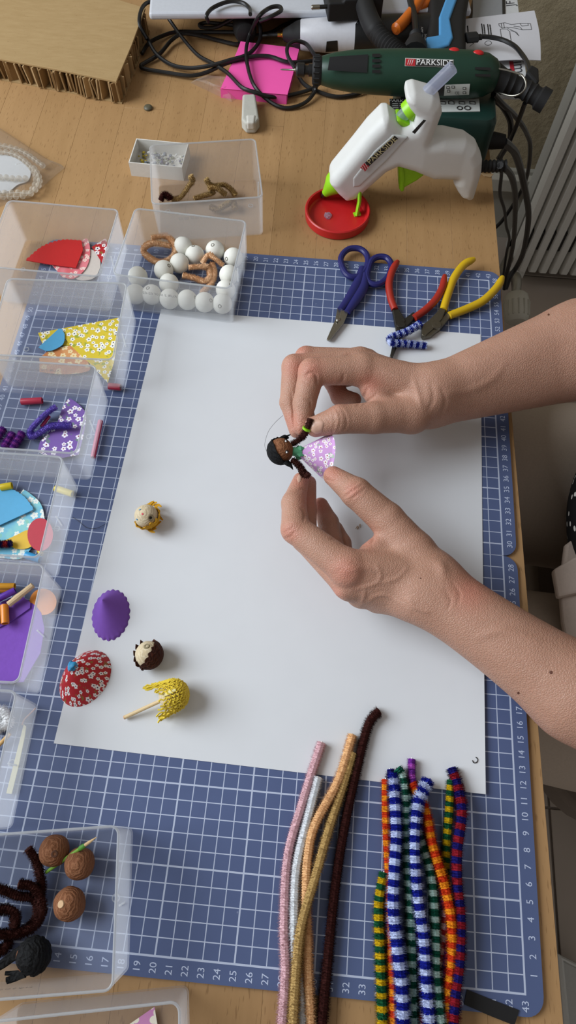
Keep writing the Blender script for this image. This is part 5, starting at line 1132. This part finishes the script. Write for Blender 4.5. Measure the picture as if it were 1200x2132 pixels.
cable([(745, 125), (820, 95), (875, 60), (855, 38), (800, 50), (740, 100), (690, 200), (665, 300), (680, 420), (720, 520), (800, 600), (880, 640), (960, 635), (1030, 600), (1075, 540), (1082, 490)], ['f', 'f', 4.6, 4.6, 4.6, 'f', 2, 1.6, 1.4, 1.1, .3, .0, .0, .1, .4, 1.2], 'black cable in a long loop across the middle of the pink notes')
cable([(955, 405), (912, 330), (915, 270), (960, 245), (1020, 260), (1060, 310), (1090, 360)], [1.5, 2.2, 2.6, 2.6, 2.3, 2, 1.4], 'small black cable loop in front of the tool chuck')
cable([(975, 450), (1010, 500), (1080, 540), (1200, 575), (1320, 560), (1400, 520)], [.4, .2, .1, .0, .0, .2], 'black cable running right under the green tool')
cable([(872, 205), (800, 208), (740, 212), (690, 205)], [1.8, 1.2, .9, .9], 'short black cable from the brass tip to the round plug')
cable([(1160, 150), (1000, 120), (900, 145), (820, 190), (740, 210)], [.6, .4, .3, .5, .8], 'black cable in the shade under the white appliance')
p = at(*zc_([(655, 165)])[0], 1.3); b = B(); ax_ = Vector((.25, -1, .15)).normalized(); b.lathe([(0, -2.3), (.8, -2.2), (1.25, -1.6), (1.4, -.2), (1.35, 1.0), (1.1, 1.7), (.6, 1.9), (0, 1.95)], p, ax_, 24); tag(b.build('round_plug', M['blackmat'], origin=p), 'chunky black round plug between the cable loops', 'plug')
zr1 = Z((960, 0), .2); zr2 = Z((960, 280), .2064)
def hang(L1, L2, zs, label, r=.3):
    px = zr1(L1) + zr2(L2); P = smoothpath([at(x, y, z) for (x, y), z in zip(px, zs)], 7); b = B(); b.tube(P, r, 8); tag(b.build('power_cable', M['cable'], origin=P[0]), label, 'cable', 'black cables hanging off the table')
hang([], [(395, 310), (440, 330), (510, 420), (545, 560), (550, 700), (545, 900), (530, 1100), (495, 1280), (460, 1420), (440, 1560)], [4.0, 2.5, -2, -8, -14, -22, -30, -36, -40, -43], 'black cable of the glue gun hanging over the table edge', .36)
hang([], [(430, 75), (480, 110), (550, 190), (600, 340), (640, 520), (680, 740), (680, 900), (650, 1100), (615, 1230), (560, 1340), (500, 1430), (450, 1560)], [2.0, .5, -3, -10, -16, -24, -30, -37, -42, -46, -48, -50], 'thickest black cable hanging from the transformer box', .46)
hang([(670, 1070), (600, 1260), (500, 1490)], [(400, 250), (410, 400), (395, 600), (440, 760), (460, 930), (490, 1050), (460, 1200), (430, 1420)], [5.5, 2, -2, -6, -12, -18, -24, -32, -38, -44, -50], 'thin black cable hanging nearest the table edge', .24)
hang([(340, 980), (430, 1080), (560, 1200), (650, 1320), (690, 1400)], [(700, 100), (690, 300), (650, 480), (570, 640), (440, 840), (360, 930), (250, 1020)], [6.0, 4, 0, -4, -8, -12, -18, -24, -28, -32, -34, -36], 'black cable swinging out and back under the table', .3)
hang([(200, 1000), (330, 1030), (430, 1100), (510, 1240), (520, 1380), (495, 1490)], [(380, 250)], [4.6, 4.2, 3.0, .5, -2, -4, -6], 'black cable leaving the transformer box at the top', .34)
p0 = at(*zr2([(175, 50)])[0], 1.8); p1 = at(*zr2([(440, 72)])[0], 1.8); b = B(); b.tube([p0, p0.lerp(p1, .6), p1], [.95, .85, .7], 14); tag(b.build('cable_connector', M['blackmat'], origin=p0), 'black barrel connector plugged into the transformer box', 'connector')
us = thing('charging_cable', 'thin black charging cable curving across the leaflet', 'cable', at(*zr1([(150, 390)])[0], 4)); P = smoothpath([at(*q, z) for q, z in zip(zr1([(215, 380), (330, 390), (450, 420), (560, 480), (640, 570), (690, 650), (720, 740)]), (4.2, 4.3, 4.4, 4.6, 5, 5.6, 6.2))], 6); b = B(); b.tube(P, .24, 8); b.build('lead', M['cable'], us)
for (a, c, r1) in (((60, 395), (170, 385), .75), ((170, 388), (215, 384), .42)): b = B(); b.tube([at(*zr1([a])[0], 4.2), at(*zr1([c])[0], 4.2)], r1, 8, flat=.55); b.build('plug', M['blackmat'], us)
b = B(); q = [at(*z, 6.4) for z in zr1([(665, 800), (715, 728), (795, 770), (800, 900), (770, 920)])]; b.prism([(p.x, p.y) for p in q], 5.6, 7.0); b.build('end_block', M['blackmat'], us, smooth=0, bevel=.2)
sheet('paper_scrap', zr2([(185, 385), (245, 400), (330, 400), (300, 435), (240, 425)]), TZ + .03, plain('#b89a72', .7), 'small torn tan paper scrap under the glue gun cable', .06)

# ================================================================== the person at the table
def J(x, y, z): return np.array(at(x, y, z), np.float32)
def chain(G, pts, rad, k=.22, push=None):
    D = None
    for i in range(len(pts) - 1):
        d = rcone(G, pts[i], pts[i + 1], rad[i], rad[i + 1]); D = d if D is None else smin(D, d, k)
    return D
def hand(spec, h=.11):
    allp = np.array([p for f in spec['fingers'] for p in f[0]] + [p for s_ in spec['palm'] for p in s_[:2]] + [p for s_ in spec['arm'] for p in s_[:2]])
    lo = allp.min(0) - 3.6; hi = allp.max(0) + 3.6; hi[0] = min(hi[0], spec['xmax']); G = grid(lo, hi, h)
    P = None
    for a, c, ra, rb in spec['palm']:
        d = rcone(G, a, c, ra, rb); P = d if P is None else smin(P, d, .75)
    for a, c, ra, rb in spec['arm']: P = smin(P, rcone(G, a, c, ra, rb), 1.1)
    for a, c, ra, rb in spec.get('web', ()): P = smin(P, rcone(G, a, c, ra, rb), .5)
    D = P
    for pts, rad in spec['fingers']:
        f = chain(G, pts, rad); D = smin(D, smin(P, f, .5), .07)
    v, F = surfnet(D, lo, h)
    keep = v[F].max(1)[:, 0] < spec['xmax'] - .15
    return v, F
def project(v):
    q = (v - CC) @ RC.T; return np.stack([600 + F_PX * q[:, 0] / q[:, 2], 1066 + F_PX * q[:, 1] / q[:, 2]], 1)
def vnormals(v, F):
    a = v[F[:, 2]] - v[F[:, 0]]; c = v[F[:, 3]] - v[F[:, 1]]; fn = np.cross(a, c); n = np.zeros_like(v)
    for i in range(4): np.add.at(n, F[:, i], fn)
    return n / (np.linalg.norm(n, axis=1, keepdims=True) + 1e-9)
def engrave(v, F, lines):
    """press creases in / raise veins and tendons along lines read from the photograph, on the side that faces up"""
    n = vnormals(v, F); uv = project(v); see = np.clip(((CC - v) / np.linalg.norm(CC - v, axis=1, keepdims=True) * n).sum(1) * 2.5, 0, 1); disp = np.zeros(len(v))
    for pts, amp, wd in lines:
        Q = np.array([tuple(p[:2]) for p in smoothpath([(x, y, 0) for x, y in pts], 5)]); m = np.full(len(v), 1e9); tt = np.zeros(len(v))
        box = (uv[:, 0] > Q[:, 0].min() - 4 * wd) & (uv[:, 0] < Q[:, 0].max() + 4 * wd) & (uv[:, 1] > Q[:, 1].min() - 4 * wd) & (uv[:, 1] < Q[:, 1].max() + 4 * wd); ii = np.nonzero(box)[0]
        if not len(ii): continue
        for i in range(len(Q) - 1):
            a, c = Q[i], Q[i + 1]; e = c - a; w_ = uv[ii] - a; t = np.clip((w_ @ e) / (e @ e + 1e-9), 0, 1); d = np.hypot(*(w_ - t[:, None] * e).T); b_ = d < m[ii]; m[ii[b_]] = d[b_]; tt[ii[b_]] = (i + t[b_]) / (len(Q) - 1)
        disp += amp * np.exp(-(m / wd) ** 2) * np.sin(np.clip(tt * .84 + .08, 0, 1) * PI) ** .6
    return v + n * (disp * see)[:, None]
zr8 = Z((560, 700), .25); zl2 = Z((540, 940), .55); zr1_ = Z((540, 680), .55)
XM = 62.0
RW, RE = J(900, 826, 4.9), J(1200, 730, 5.6); RX = RE + (RE - RW) / np.linalg.norm(RE - RW) * 9
RWa, RWb = RW + np.array([0, .25, .75]), RW + np.array([0, -.25, -.85])
R = dict(xmax=XM, fingers=[
    ([J(752, 770, 6.6), J(650, 774, 6.9), J(634, 840, 6.1), J(629, 890, 5.35)], [1.2, 1.06, .88, .66]),
    ([J(748, 752, 5.0), J(613, 764, 5.5), J(605, 838, 4.8), J(618, 896, 4.3)], [1.12, 1.0, .85, .62]),
    ([J(760, 752, 3.6), J(638, 745, 3.9), J(626, 815, 3.3), J(640, 870, 3.0)], [1.05, .95, .82, .66]),
    ([J(780, 768, 2.6), J(694, 792, 2.3), J(708, 826, 2.2), J(738, 832, 2.5)], [.95, .85, .75, .6]),
    ([J(858, 862, 5.0), J(778, 870, 5.8), J(708, 873, 6.2), J(658, 888, 5.75)], [1.45, 1.22, 1.1, .82])],
    palm=[(RWa, J(757, 770, 6.4), 1.55, 1.3), (RW, J(752, 757, 5.0), 1.6, 1.2), (RW, J(765, 758, 3.7), 1.5, 1.1), (RWb, J(785, 770, 2.7), 1.5, 1.0), (RWa, J(858, 862, 5.0), 1.6, 1.5), (J(850, 855, 4.4), J(800, 820, 3.6), 1.5, 1.2)],
    web=[(J(800, 845, 5.4), J(770, 812, 5.8), .95, .7)],
    arm=[(RWa, RE + np.array([0, .8, .5]), 1.75, 3.1), (RWb, RE + np.array([0, -.8, -.5]), 1.7, 3.1), (RE, RX, 3.5, 3.9)])
LW, LE = J(890, 1226, 4.4), J(1200, 1440, 4.3); LX = LE + (LE - LW) / np.linalg.norm(LE - LW) * 9
la = LE - LW; la /= np.linalg.norm(la); lp_ = np.cross(la, [0, 0, 1]); lp_ /= np.linalg.norm(lp_)
LWa, LWb = LW + lp_ * .85 + np.array([0, 0, .1]), LW - lp_ * .85 + np.array([0, 0, .1])
if LWa[1] < LWb[1]: LWa, LWb = LWb, LWa
L_ = dict(xmax=XM, fingers=[
    ([J(724, 1184, 5.6), J(616, 1102, 5.5), J(612, 1048, 4.9), J(627, 1000, 4.5)], [1.25, 1.05, .9, .62]),
    ([J(728, 1216, 4.4), J(634, 1122, 3.6), J(637, 1060, 3.5), J(643, 1006, 3.7)], [1.15, .95, .82, .6]),
    ([J(752, 1234, 3.2), J(694, 1146, 2.3), J(684, 1088, 2.0), J(668, 1052, 2.0)], [1.05, .9, .8, .62]),
    ([J(786, 1246, 2.5), J(722, 1180, 1.7), J(712, 1130, 1.5), J(700, 1100, 1.5)], [.95, .8, .7, .55]),
    ([J(864, 1150, 4.6), J(806, 1082, 5.2), J(742, 1026, 5.8), J(694, 991, 5.5)], [1.5, 1.28, 1.12, .74])],
    palm=[(LWa, J(726, 1180, 5.4), 1.6, 1.25), (LW, J(732, 1212, 4.5), 1.6, 1.2), (LW, J(756, 1232, 3.4), 1.6, 1.1), (LWb, J(790, 1246, 2.7), 1.6, 1.0), (LWa, J(862, 1152, 4.6), 1.6, 1.5), (J(830, 1160, 4.2), J(790, 1180, 4.0), 1.4, 1.3)],
    web=[(J(800, 1130, 4.8), J(770, 1150, 4.9), .8, .7)],
    arm=[(LWa, LE + lp_ * .7, 1.65, 2.5), (LWb, LE - lp_ * .7, 1.65, 2.4), (LE, LX, 2.9, 3.5), (LW + la * 1.2, LE, 1.75, 2.6)])
rl = [(zr8(p), a, w_) for p, a, w_ in [([(555, 595), (590, 650), (598, 720), (572, 795)], -.085, 2.2), ([(600, 600), (640, 660), (646, 740), (612, 805)], -.09, 2.4), ([(525, 605), (545, 670), (548, 740), (530, 800)], -.05, 2.0), ([(575, 600), (615, 655), (622, 730), (592, 800)], -.06, 1.8),
      ([(310, 330), (350, 300), (392, 322), (406, 400)], -.12, 3.0), ([(625, 320), (612, 370), (565, 408)], -.10, 2.8), ([(820, 440), (785, 510), (742, 575)], -.12, 3.2), ([(900, 480), (840, 530), (775, 580)], -.09, 2.6), ([(280, 230), (340, 240), (390, 215)], -.04, 2.0), ([(240, 330), (300, 380), (360, 400)], -.05, 2.2), ([(300, 525), (345, 540), (350, 600)], -.07, 2.4), ([(345, 690), (362, 700), (385, 683), (440, 690), (464, 715)], -.05, 2.0),
      ([(590, 165), (680, 130), (760, 135)], .07, 6.0), ([(190, 480), (205, 600), (215, 700), (232, 800)], -.10, 2.6)]] + \
     [(zr1_(p), a, w_) for p, a, w_ in [([(585, 200), (600, 250), (612, 300)], .10, 6), ([(650, 215), (660, 270), (640, 320)], -.07, 5), ([(690, 230), (705, 280), (690, 340)], -.06, 4), ([(930, 140), (880, 200), (800, 240), (720, 250)], .06, 8), ([(480, 170), (540, 200), (600, 230)], .06, 6)]]
ll = [(zl2(p), a, w_) for p, a, w_ in [([(325, 170), (352, 150), (388, 128)], -.09, 2.4), ([(318, 150), (345, 135), (375, 115)], -.06, 2.2), ([(345, 185), (370, 165), (398, 140)], -.06, 2.2), ([(92, 330), (118, 322), (135, 300)], -.06, 2.2), ([(88, 310), (110, 300), (130, 285)], -.05, 2), ([(160, 215), (172, 235), (168, 262)], -.08, 2.4),
      ([(435, 330), (410, 350), (375, 358)], -.10, 2.6), ([(420, 290), (432, 320), (425, 350)], -.09, 2.6), ([(270, 330), (300, 335), (330, 350)], -.07, 2.6),
      ([(350, 525), (390, 515), (440, 500), (460, 470), (445, 430)], .07, 4.0), ([(380, 590), (395, 555), (400, 520)], .07, 4.0), ([(400, 575), (450, 545), (500, 550), (570, 605)], .07, 4.0), ([(455, 500), (520, 480), (560, 440)], .06, 4.5), ([(560, 560), (590, 590), (640, 610)], .09, 4.5), ([(330, 455), (400, 440), (520, 450)], .06, 8),
      ([(280, 440), (330, 430), (370, 460), (340, 500), (290, 490)], .06, 9), ([(270, 545), (310, 540), (330, 565)], .10, 9), ([(670, 420), (690, 440), (700, 470)], .16, 11), ([(735, 500), (760, 540), (750, 580)], -.06, 3.0), ([(700, 520), (725, 560), (715, 600)], -.05, 3.0), ([(830, 700), (930, 680), (1050, 720)], .08, 9), ([(150, 150), (165, 140), (185, 160), (190, 110)], -.05, 2.4), ([(240, 95), (262, 108), (290, 112), (316, 104)], -.05, 2.0)]]
person = thing('person', 'person seated at the right edge with bare forearms, assembling a tiny doll', 'person', (68, 33, FL))
HV = []; HF = []; off = 0; RED = []
redspots = [((632, 890), 22), ((650, 770), 26), ((615, 765), 24), ((625, 725), 20), ((610, 880), 24), ((690, 820), 30), ((770, 800), 26), ((720, 1190), 34), ((604, 1108), 22), ((625, 1000), 22), ((690, 985), 22), ((735, 1022), 18), ((665, 1050), 24), ((650, 1040), 30), ((695, 1240), 22), ((760, 1120), 24), ((980, 1230), 40)]
from mathutils.bvhtree import BVHTree
for spec, lines in ((R, rl), (L_, ll)):
    v, F = hand(spec); v = engrave(v, F, lines); HV.append(v); HF.append(F + off); off += len(v)
# upper arms, shoulders and trunk carry the forearms on outside the picture
def coarse(parts, k, h, lo, hi):
    G = grid(lo, hi, h); D = None
    for a, c, ra, rb in parts: d = rcone(G, a, c, ra, rb); D = d if D is None else smin(D, d, k)
    return surfnet(D, lo, h)
sh_r, sh_l = np.array([80., 49, 30]), np.array([80., 16, 30])
body = [(RE + (RX - RE) * .45, RX, 3.45, 3.8), (RX, sh_r, 4.0, 5.5), (LE + (LX - LE) * .45, LX, 3.0, 3.4), (LX, sh_l, 3.7, 5.5), (sh_r, sh_l, 6, 6), (np.array([80., 32.5, 28]), np.array([76., 33, -18]), 11, 12), (np.array([80., 32.5, 36]), np.array([77., 32.5, 46]), 5, 5), (np.array([75.5, 32.5, 52]), np.array([76.5, 32.5, 60]), 8, 8.5)]
pts = np.array([p for s_ in body for p in s_[:2]]); v, F = coarse(body, 2.2, .6, pts.min(0) - 14, pts.max(0) + 14); HV.append(v); HF.append(F + off)
V_ = np.concatenate(HV); F_ = np.concatenate(HF); uv = project(V_); red = np.zeros(len(V_))
for (x, y), r_ in redspots: red = np.maximum(red, np.exp(-(np.hypot(uv[:, 0] - x, uv[:, 1] - y) / r_) ** 2))
red[len(HV[0]) + len(HV[1]):] = 0
b = B(); b.v = [tuple(p) for p in V_.tolist()]; b.f = [tuple(q) for q in F_.tolist()]; b.m = [0] * len(b.f)
bo = b.build('body', M['skin'], person, smooth=180); at_ = bo.data.attributes.new('red', 'FLOAT', 'POINT'); at_.data.foreach_set('value', red.astype(np.float32))
hn = len(HV[0]) + len(HV[1]); bvh = BVHTree.FromPolygons(V_[:hn].tolist(), [tuple(q) for q in np.concatenate(HF[:2]).tolist()])
def onskin(x, y, k=.02):
    d = Vector(RC.T @ np.array([(x - 600) / F_PX, (y - 1066) / F_PX, 1.0])).normalized(); h_ = bvh.ray_cast(Vector(CC), d)
    return None if h_[0] is None else h_[0] - d * k
def skinpatch(outline, m, name, k=.03):
    P = arcpts(outline + outline[:1], 4)[:-1]; cx = sum(p[0] for p in P) / len(P); cy = sum(p[1] for p in P) / len(P); b = B(); vs = []; rings = [(1.0, -.02), (.92, k), (.6, k * 1.5), (.3, k * 1.7), (.02, k * 1.7)]
    for s_, kk in rings:
        for (x, y) in P:
            q = onskin(cx + (x - cx) * s_, cy + (y - cy) * s_, kk)
            if q is None: return
            vs.append(q)
    n = len(P); b.add(vs, [(r_ * n + i, r_ * n + (i + 1) % n, (r_ + 1) * n + (i + 1) % n, (r_ + 1) * n + i) for r_ in range(len(rings) - 1) for i in range(n)]); b.build(name, m, person, smooth=60)
skinpatch(zr8([(352, 792), (356, 735), (366, 702), (395, 690), (438, 698), (460, 722), (452, 775), (436, 805), (392, 815)]), M['nail'], 'fingernail')
skinpatch(zl2([(243, 76), (246, 63), (262, 60), (290, 74), (310, 96), (303, 105), (282, 105), (258, 94)]), M['nail'], 'fingernail')
skinpatch(zl2([(142, 100), (150, 88), (160, 92), (158, 110), (148, 118)]), M['nail'], 'fingernail')
for (x, y, r_) in ((1148, 1400, 4), (1080, 1443, 3), (1143, 655, 2.5), (876, 1204, 1.6)):
    skinpatch([(x + r_ * math.cos(k * PI / 3), y + r_ * math.sin(k * PI / 3)) for k in range(6)], plain('#5a3222', .6), 'mole', .01)
# clothing
tro = plain('#b3a597', .85, .2, .08, 500, .25)
v, F = coarse([(np.array([76., 46, -19]), np.array([38., 44, -14.5]), 10.5, 8.2), (np.array([76., 21, -19]), np.array([38., 23.5, -15]), 10.5, 8.2), (np.array([77., 44, -19]), np.array([77., 22, -19]), 11, 11), (np.array([38., 44, -14.5]), np.array([33., 44, -60]), 7.2, 5.5), (np.array([38., 23.5, -15]), np.array([33., 22, -60]), 7.2, 5.5)], 2.0, .7, np.array([22., 5, -68]), np.array([92., 62, 2]))
b = B(); b.v = [tuple(p) for p in v.tolist()]; b.f = [tuple(q) for q in F.tolist()]; b.m = [0] * len(b.f); b.build('trousers', tro, person, smooth=180)
def m_dots():
    t = NT('black_white_dots'); vo = t.n('ShaderNodeTexVoronoi', feature='F1'); t.put(vo.inputs['Vector'], t.scale(t.co(), (100, 100, 100))); vo.inputs['Scale'].default_value = 1.0
    return t.fin(t.mix(t.math('LESS_THAN', vo.outputs['Distance'], .27), lin('#0e0e10'), lin('#c9c6c0')), .8, .2)
v, F = coarse([(np.array([62.8, 35.2, -3.]), np.array([72., 33, -4]), 12.2, 13.5), (np.array([72., 33, -6]), np.array([79., 32.5, 26]), 13, 12.5), (sh_r + [0, -6, -2], sh_l + [0, 6, -2], 7.5, 7.5)], 2.5, .6, np.array([44., 5, -22]), np.array([100., 62, 46]))
b = B(); b.v = [tuple(p) for p in v.tolist()]; b.f = [tuple(q) for q in F.tolist()]; b.m = [0] * len(b.f); b.build('dotted_top', m_dots(), person, smooth=180)
lin_ = plain('#b8a89c', .85, .2, .08, 500, .25)
def cloth(px, z, th, m, name): pts = [at(x, y, z) for x, y in px]; b = B(); b.prism([(p.x, p.y) for p in pts], z, z + th); return b.build(name, m, person, smooth=0, bevel=.25, seg=2)
cloth([(1172, 1140), (1240, 1090), (1330, 1100), (1330, 1600), (1225, 1560), (1190, 1420), (1166, 1300), (1160, 1230)], -6.6, .9, lin_, 'shirt_tail'); cloth([(1146, 1192), (1190, 1166), (1240, 1160), (1240, 1225), (1200, 1240), (1156, 1250)], -6.0, .9, lin_, 'shirt_hem')
for sx in (22, 44):
    b = B(); b.tube(smoothpath([(33, sx, -62), (32, sx, -71), (28, sx, -72), (17, sx, -72.2)], 5), [4.5] * 5 + [4.2] * 5 + [3.6] * 5 + [1.5], 14, flat=.7); b.build('shoe', plain('#2a2624', .7), person)
# hair and face (outside the picture)
b = B(); b.ball((78, 32.5, 58), 10.2, 24, 16, sc=(1, .9, 1.0)); b.build('hair', plain('#4a3526', .7), person)
for s_ in (-1, 1):
    b = B(); b.ball((67.3, 32.5 + 3 * s_, 57), .9, 12, 8); b.build('eye', M['white'], person)
b = B(); b.tube([(67.2, 32.5, 57), (65.8, 32.5, 54), (67.4, 32.5, 53)], [.6, 1.0, .7], 10); b.build('nose', M['skin'], person)

# office chair carrying the person
ch = thing('office_chair', 'dark office chair the person sits on, right picture edge', 'chair', (74, 33, FL)); blk = plain('#18171a', .6)
b = B(); b.prism(rrect(56, 11, 100, 55, 7), -34.5, -29.6); b.build('seat', plain('#6f645a', .8), ch, bevel=.8, seg=3)
b = B(); b.lathe([(2.6, 0), (2.6, 25), (1.8, 26), (1.8, 40)], (78, 33, FL + 5), (0, 0, 1), 18); b.build('gas_column', blk, ch)
for k in range(5):
    a = 2 * PI * k / 5 + 2.55; d = Vector((math.cos(a), math.sin(a), 0)); b = B(); b.tube([Vector((78, 33, FL + 9)) + d * 3, Vector((78, 33, FL + 6.5)) + d * 29], [3.0, 1.7], 8, flat=.7); b.build('base_leg', blk, ch)
    b = B(); w0 = Vector((78, 33, FL + 2.9)) + d * 29; s_ = Vector((-d.y, d.x, 0)); b.tube([w0 - s_ * 2, w0 - s_ * .6, w0 + s_ * .6, w0 + s_ * 2], [2.5, 2.5, 2.5, 2.5], 18); b.build('caster', blk, ch)
b = B(); b.prism([(-20, -4), (20, -4), (17, 50), (-17, 50)], 0, 5, lambda p: Vector((101 + p.z + .12 * p.y, 33 + p.x, -29 + p.y))); b.build('backrest', plain('#2b2622', .8), ch, bevel=1.0, seg=3)
b = B(); b.tube([(80, 33, -36), (98, 33, -37), (104, 33, -25), (106, 33, -5)], [2, 2, 2, 1.6], 8); b.build('back_support', blk, ch)
# pale crate on the floor
cr = thing('storage_crate', 'pale grey crate on the floor at the lower right corner', 'crate', (84, -18, FL)); q = [at(1166, 1992, -58), at(1300, 2060, -58), at(1300, 2300, -58), at(1185, 2200, -58)]; poly = [(p.x, p.y) for p in q]
b = B(); b.prism(poly, FL + .4, -58); b.build('body', plain('#a9a9a6', .5), cr, smooth=0, bevel=.4)
cx = sum(p[0] for p in poly) / 4; cy = sum(p[1] for p in poly) / 4; b = B(); b.tube([(x, y, -58) for x, y in poly], .6, 8, True); b.build('rim', plain('#b9b9b5', .5), cr)

# ================================================================== the little doll in the hands
zd = Z((540, 850), .15)
hc = at(*zd([(300, 590)])[0], 5.0); doll = thing('doll', 'tiny doll with black hair and lilac flowered cone dress held in the fingers', 'doll', (hc.x + 1.5, hc.y, 3.2)); r = .98
b = B(); b.ball(hc, r, 30, 20); b.build('head', M['brownclay'], doll)
shell(hc, r + .01, (-.8, -.42, -.42), 1.5, M['blackhair'], doll, seed=2, jag=.03, th=.1); shell(hc, r + .01, (-.6, .75, -.2), .8, M['blackhair'], doll, seed=7, jag=.05, th=.08)
for pts, z in (([(300, 430), (370, 395), (435, 365)], 5.3), ([(330, 430), (390, 410), (415, 415)], 5.2), ([(300, 420), (350, 385), (390, 380)], 5.4), ([(360, 740), (420, 790), (470, 850)], 5.1), ([(350, 750), (400, 790), (440, 815)], 5.2), ([(330, 735), (390, 760), (455, 790)], 5.0), ([(380, 730), (430, 770), (465, 830)], 4.9)):
    b = B(); b.tube(smoothpath([at(*q, z) for q in zd(pts)], 4), [.16, .15, .14, .13, .12, .1, .08, .06, .04], 6, flat=.4); b.build('hair_strand', M['blackhair'], doll)
for (x, y) in ((385, 605), (372, 452)):
    p, nn = onball(*zd([(x, y)])[0], hc, r); b = B(); b.ball(p, .14, 12, 8); b.build('eye', M['black'], doll); b = B(); b.ball(p + Vector((0, -.1, .09)), .075, 10, 6); b.build('eye_glint', M['white'], doll)
ap_ = at(*zd([(478, 600)])[0], 5.0); rc_ = at(*zd([(935, 668)])[0], 4.15); ax = (rc_ - ap_).normalized(); Lc = (rc_ - ap_).length; R0 = 1.78; e1 = ax.orthogonal().normalized(); e2 = ax.cross(e1); n = 64; vs = []; uv = []
for lay in (0, 1):
    for i in range(13):
        s_ = .04 + .96 * i / 12
        for j in range(n + 1):
            a = 2 * PI * j / n; rr = R0 * s_ - lay * .035; vs.append(ap_ + ax * (Lc * s_) + (e1 * math.cos(a) + e2 * math.sin(a)) * rr); sl = s_ * 3.7; ua = a * R0 / 3.7; uv.append(((5 + sl * math.cos(ua)) * S, (5 + sl * math.sin(ua)) * S))
fs = []; q_ = n + 1; N1 = 13 * q_
for lay in (0, 1):
    for i in range(12):
        for j in range(n): f = tuple(x + lay * N1 for x in (i * q_ + j, i * q_ + j + 1, (i + 1) * q_ + j + 1, (i + 1) * q_ + j)); fs.append(f if lay else f[::-1])
for j in range(n): fs.append((12 * q_ + j, 12 * q_ + j + 1, N1 + 12 * q_ + j + 1, N1 + 12 * q_ + j))
b = B(); b.add(vs, fs, 0, uv); b.build('dress', M['f_dress'], doll, smooth=60)
gc = plain('#4f9a72', .6); b = B(); b.lathe([(.2, -.55), (.34, -.3), (.36, .0), (.42, .3)], ap_ + ax * .25, ax, 16); b.build('green_bodice', gc, doll)
for k in range(5):
    a = 2 * PI * k / 5 + .4; d = e1 * math.cos(a) + e2 * math.sin(a); b = B(); b.tube([ap_ + ax * .2 + d * .3, ap_ + ax * .45 + d * .42, ap_ + ax * .75 + d * .46], [.1, .24, .05], 6, flat=.35); b.build('collar_petal', gc, doll)
for pts, zs in (([(455, 500), (520, 460), (590, 410), (645, 330), (685, 240), (702, 140)], (5.0, 5.0, 5.1, 5.7, 6.3, 6.7)), ([(455, 720), (520, 760), (580, 830), (615, 900), (660, 930), (690, 900)], (5.0, 5.1, 5.2, 5.4, 5.6, 5.8))):
    mb, P = chenille_mesh([at(*q, z) for q, z in zip(zd(pts), zs)], .3, ds=.05, nb=12); mb.build('arm', fuzz('f', '#3a1a14'), doll, smooth=0)
p0, p1 = at(*zd([(652, 300)])[0], 6.0), at(*zd([(672, 262)])[0], 6.2); b = B(); b.lathe([(.3, 0), (.34, .02), (.34, .16), (.3, .18)], p0, p1 - p0, 16); b.build('bracelet', M['lime'], doll)
curve_thing('thread', [at(*q, z) for q, z in zip(zd([(330, 100), (230, 190), (130, 320), (80, 480), (90, 570), (130, 610)]), (5.0, 5.2, 5.3, 5.3, 5.3, 5.3))], .012, M['black'], 'single fine hair floating beside the doll head', 'thread')
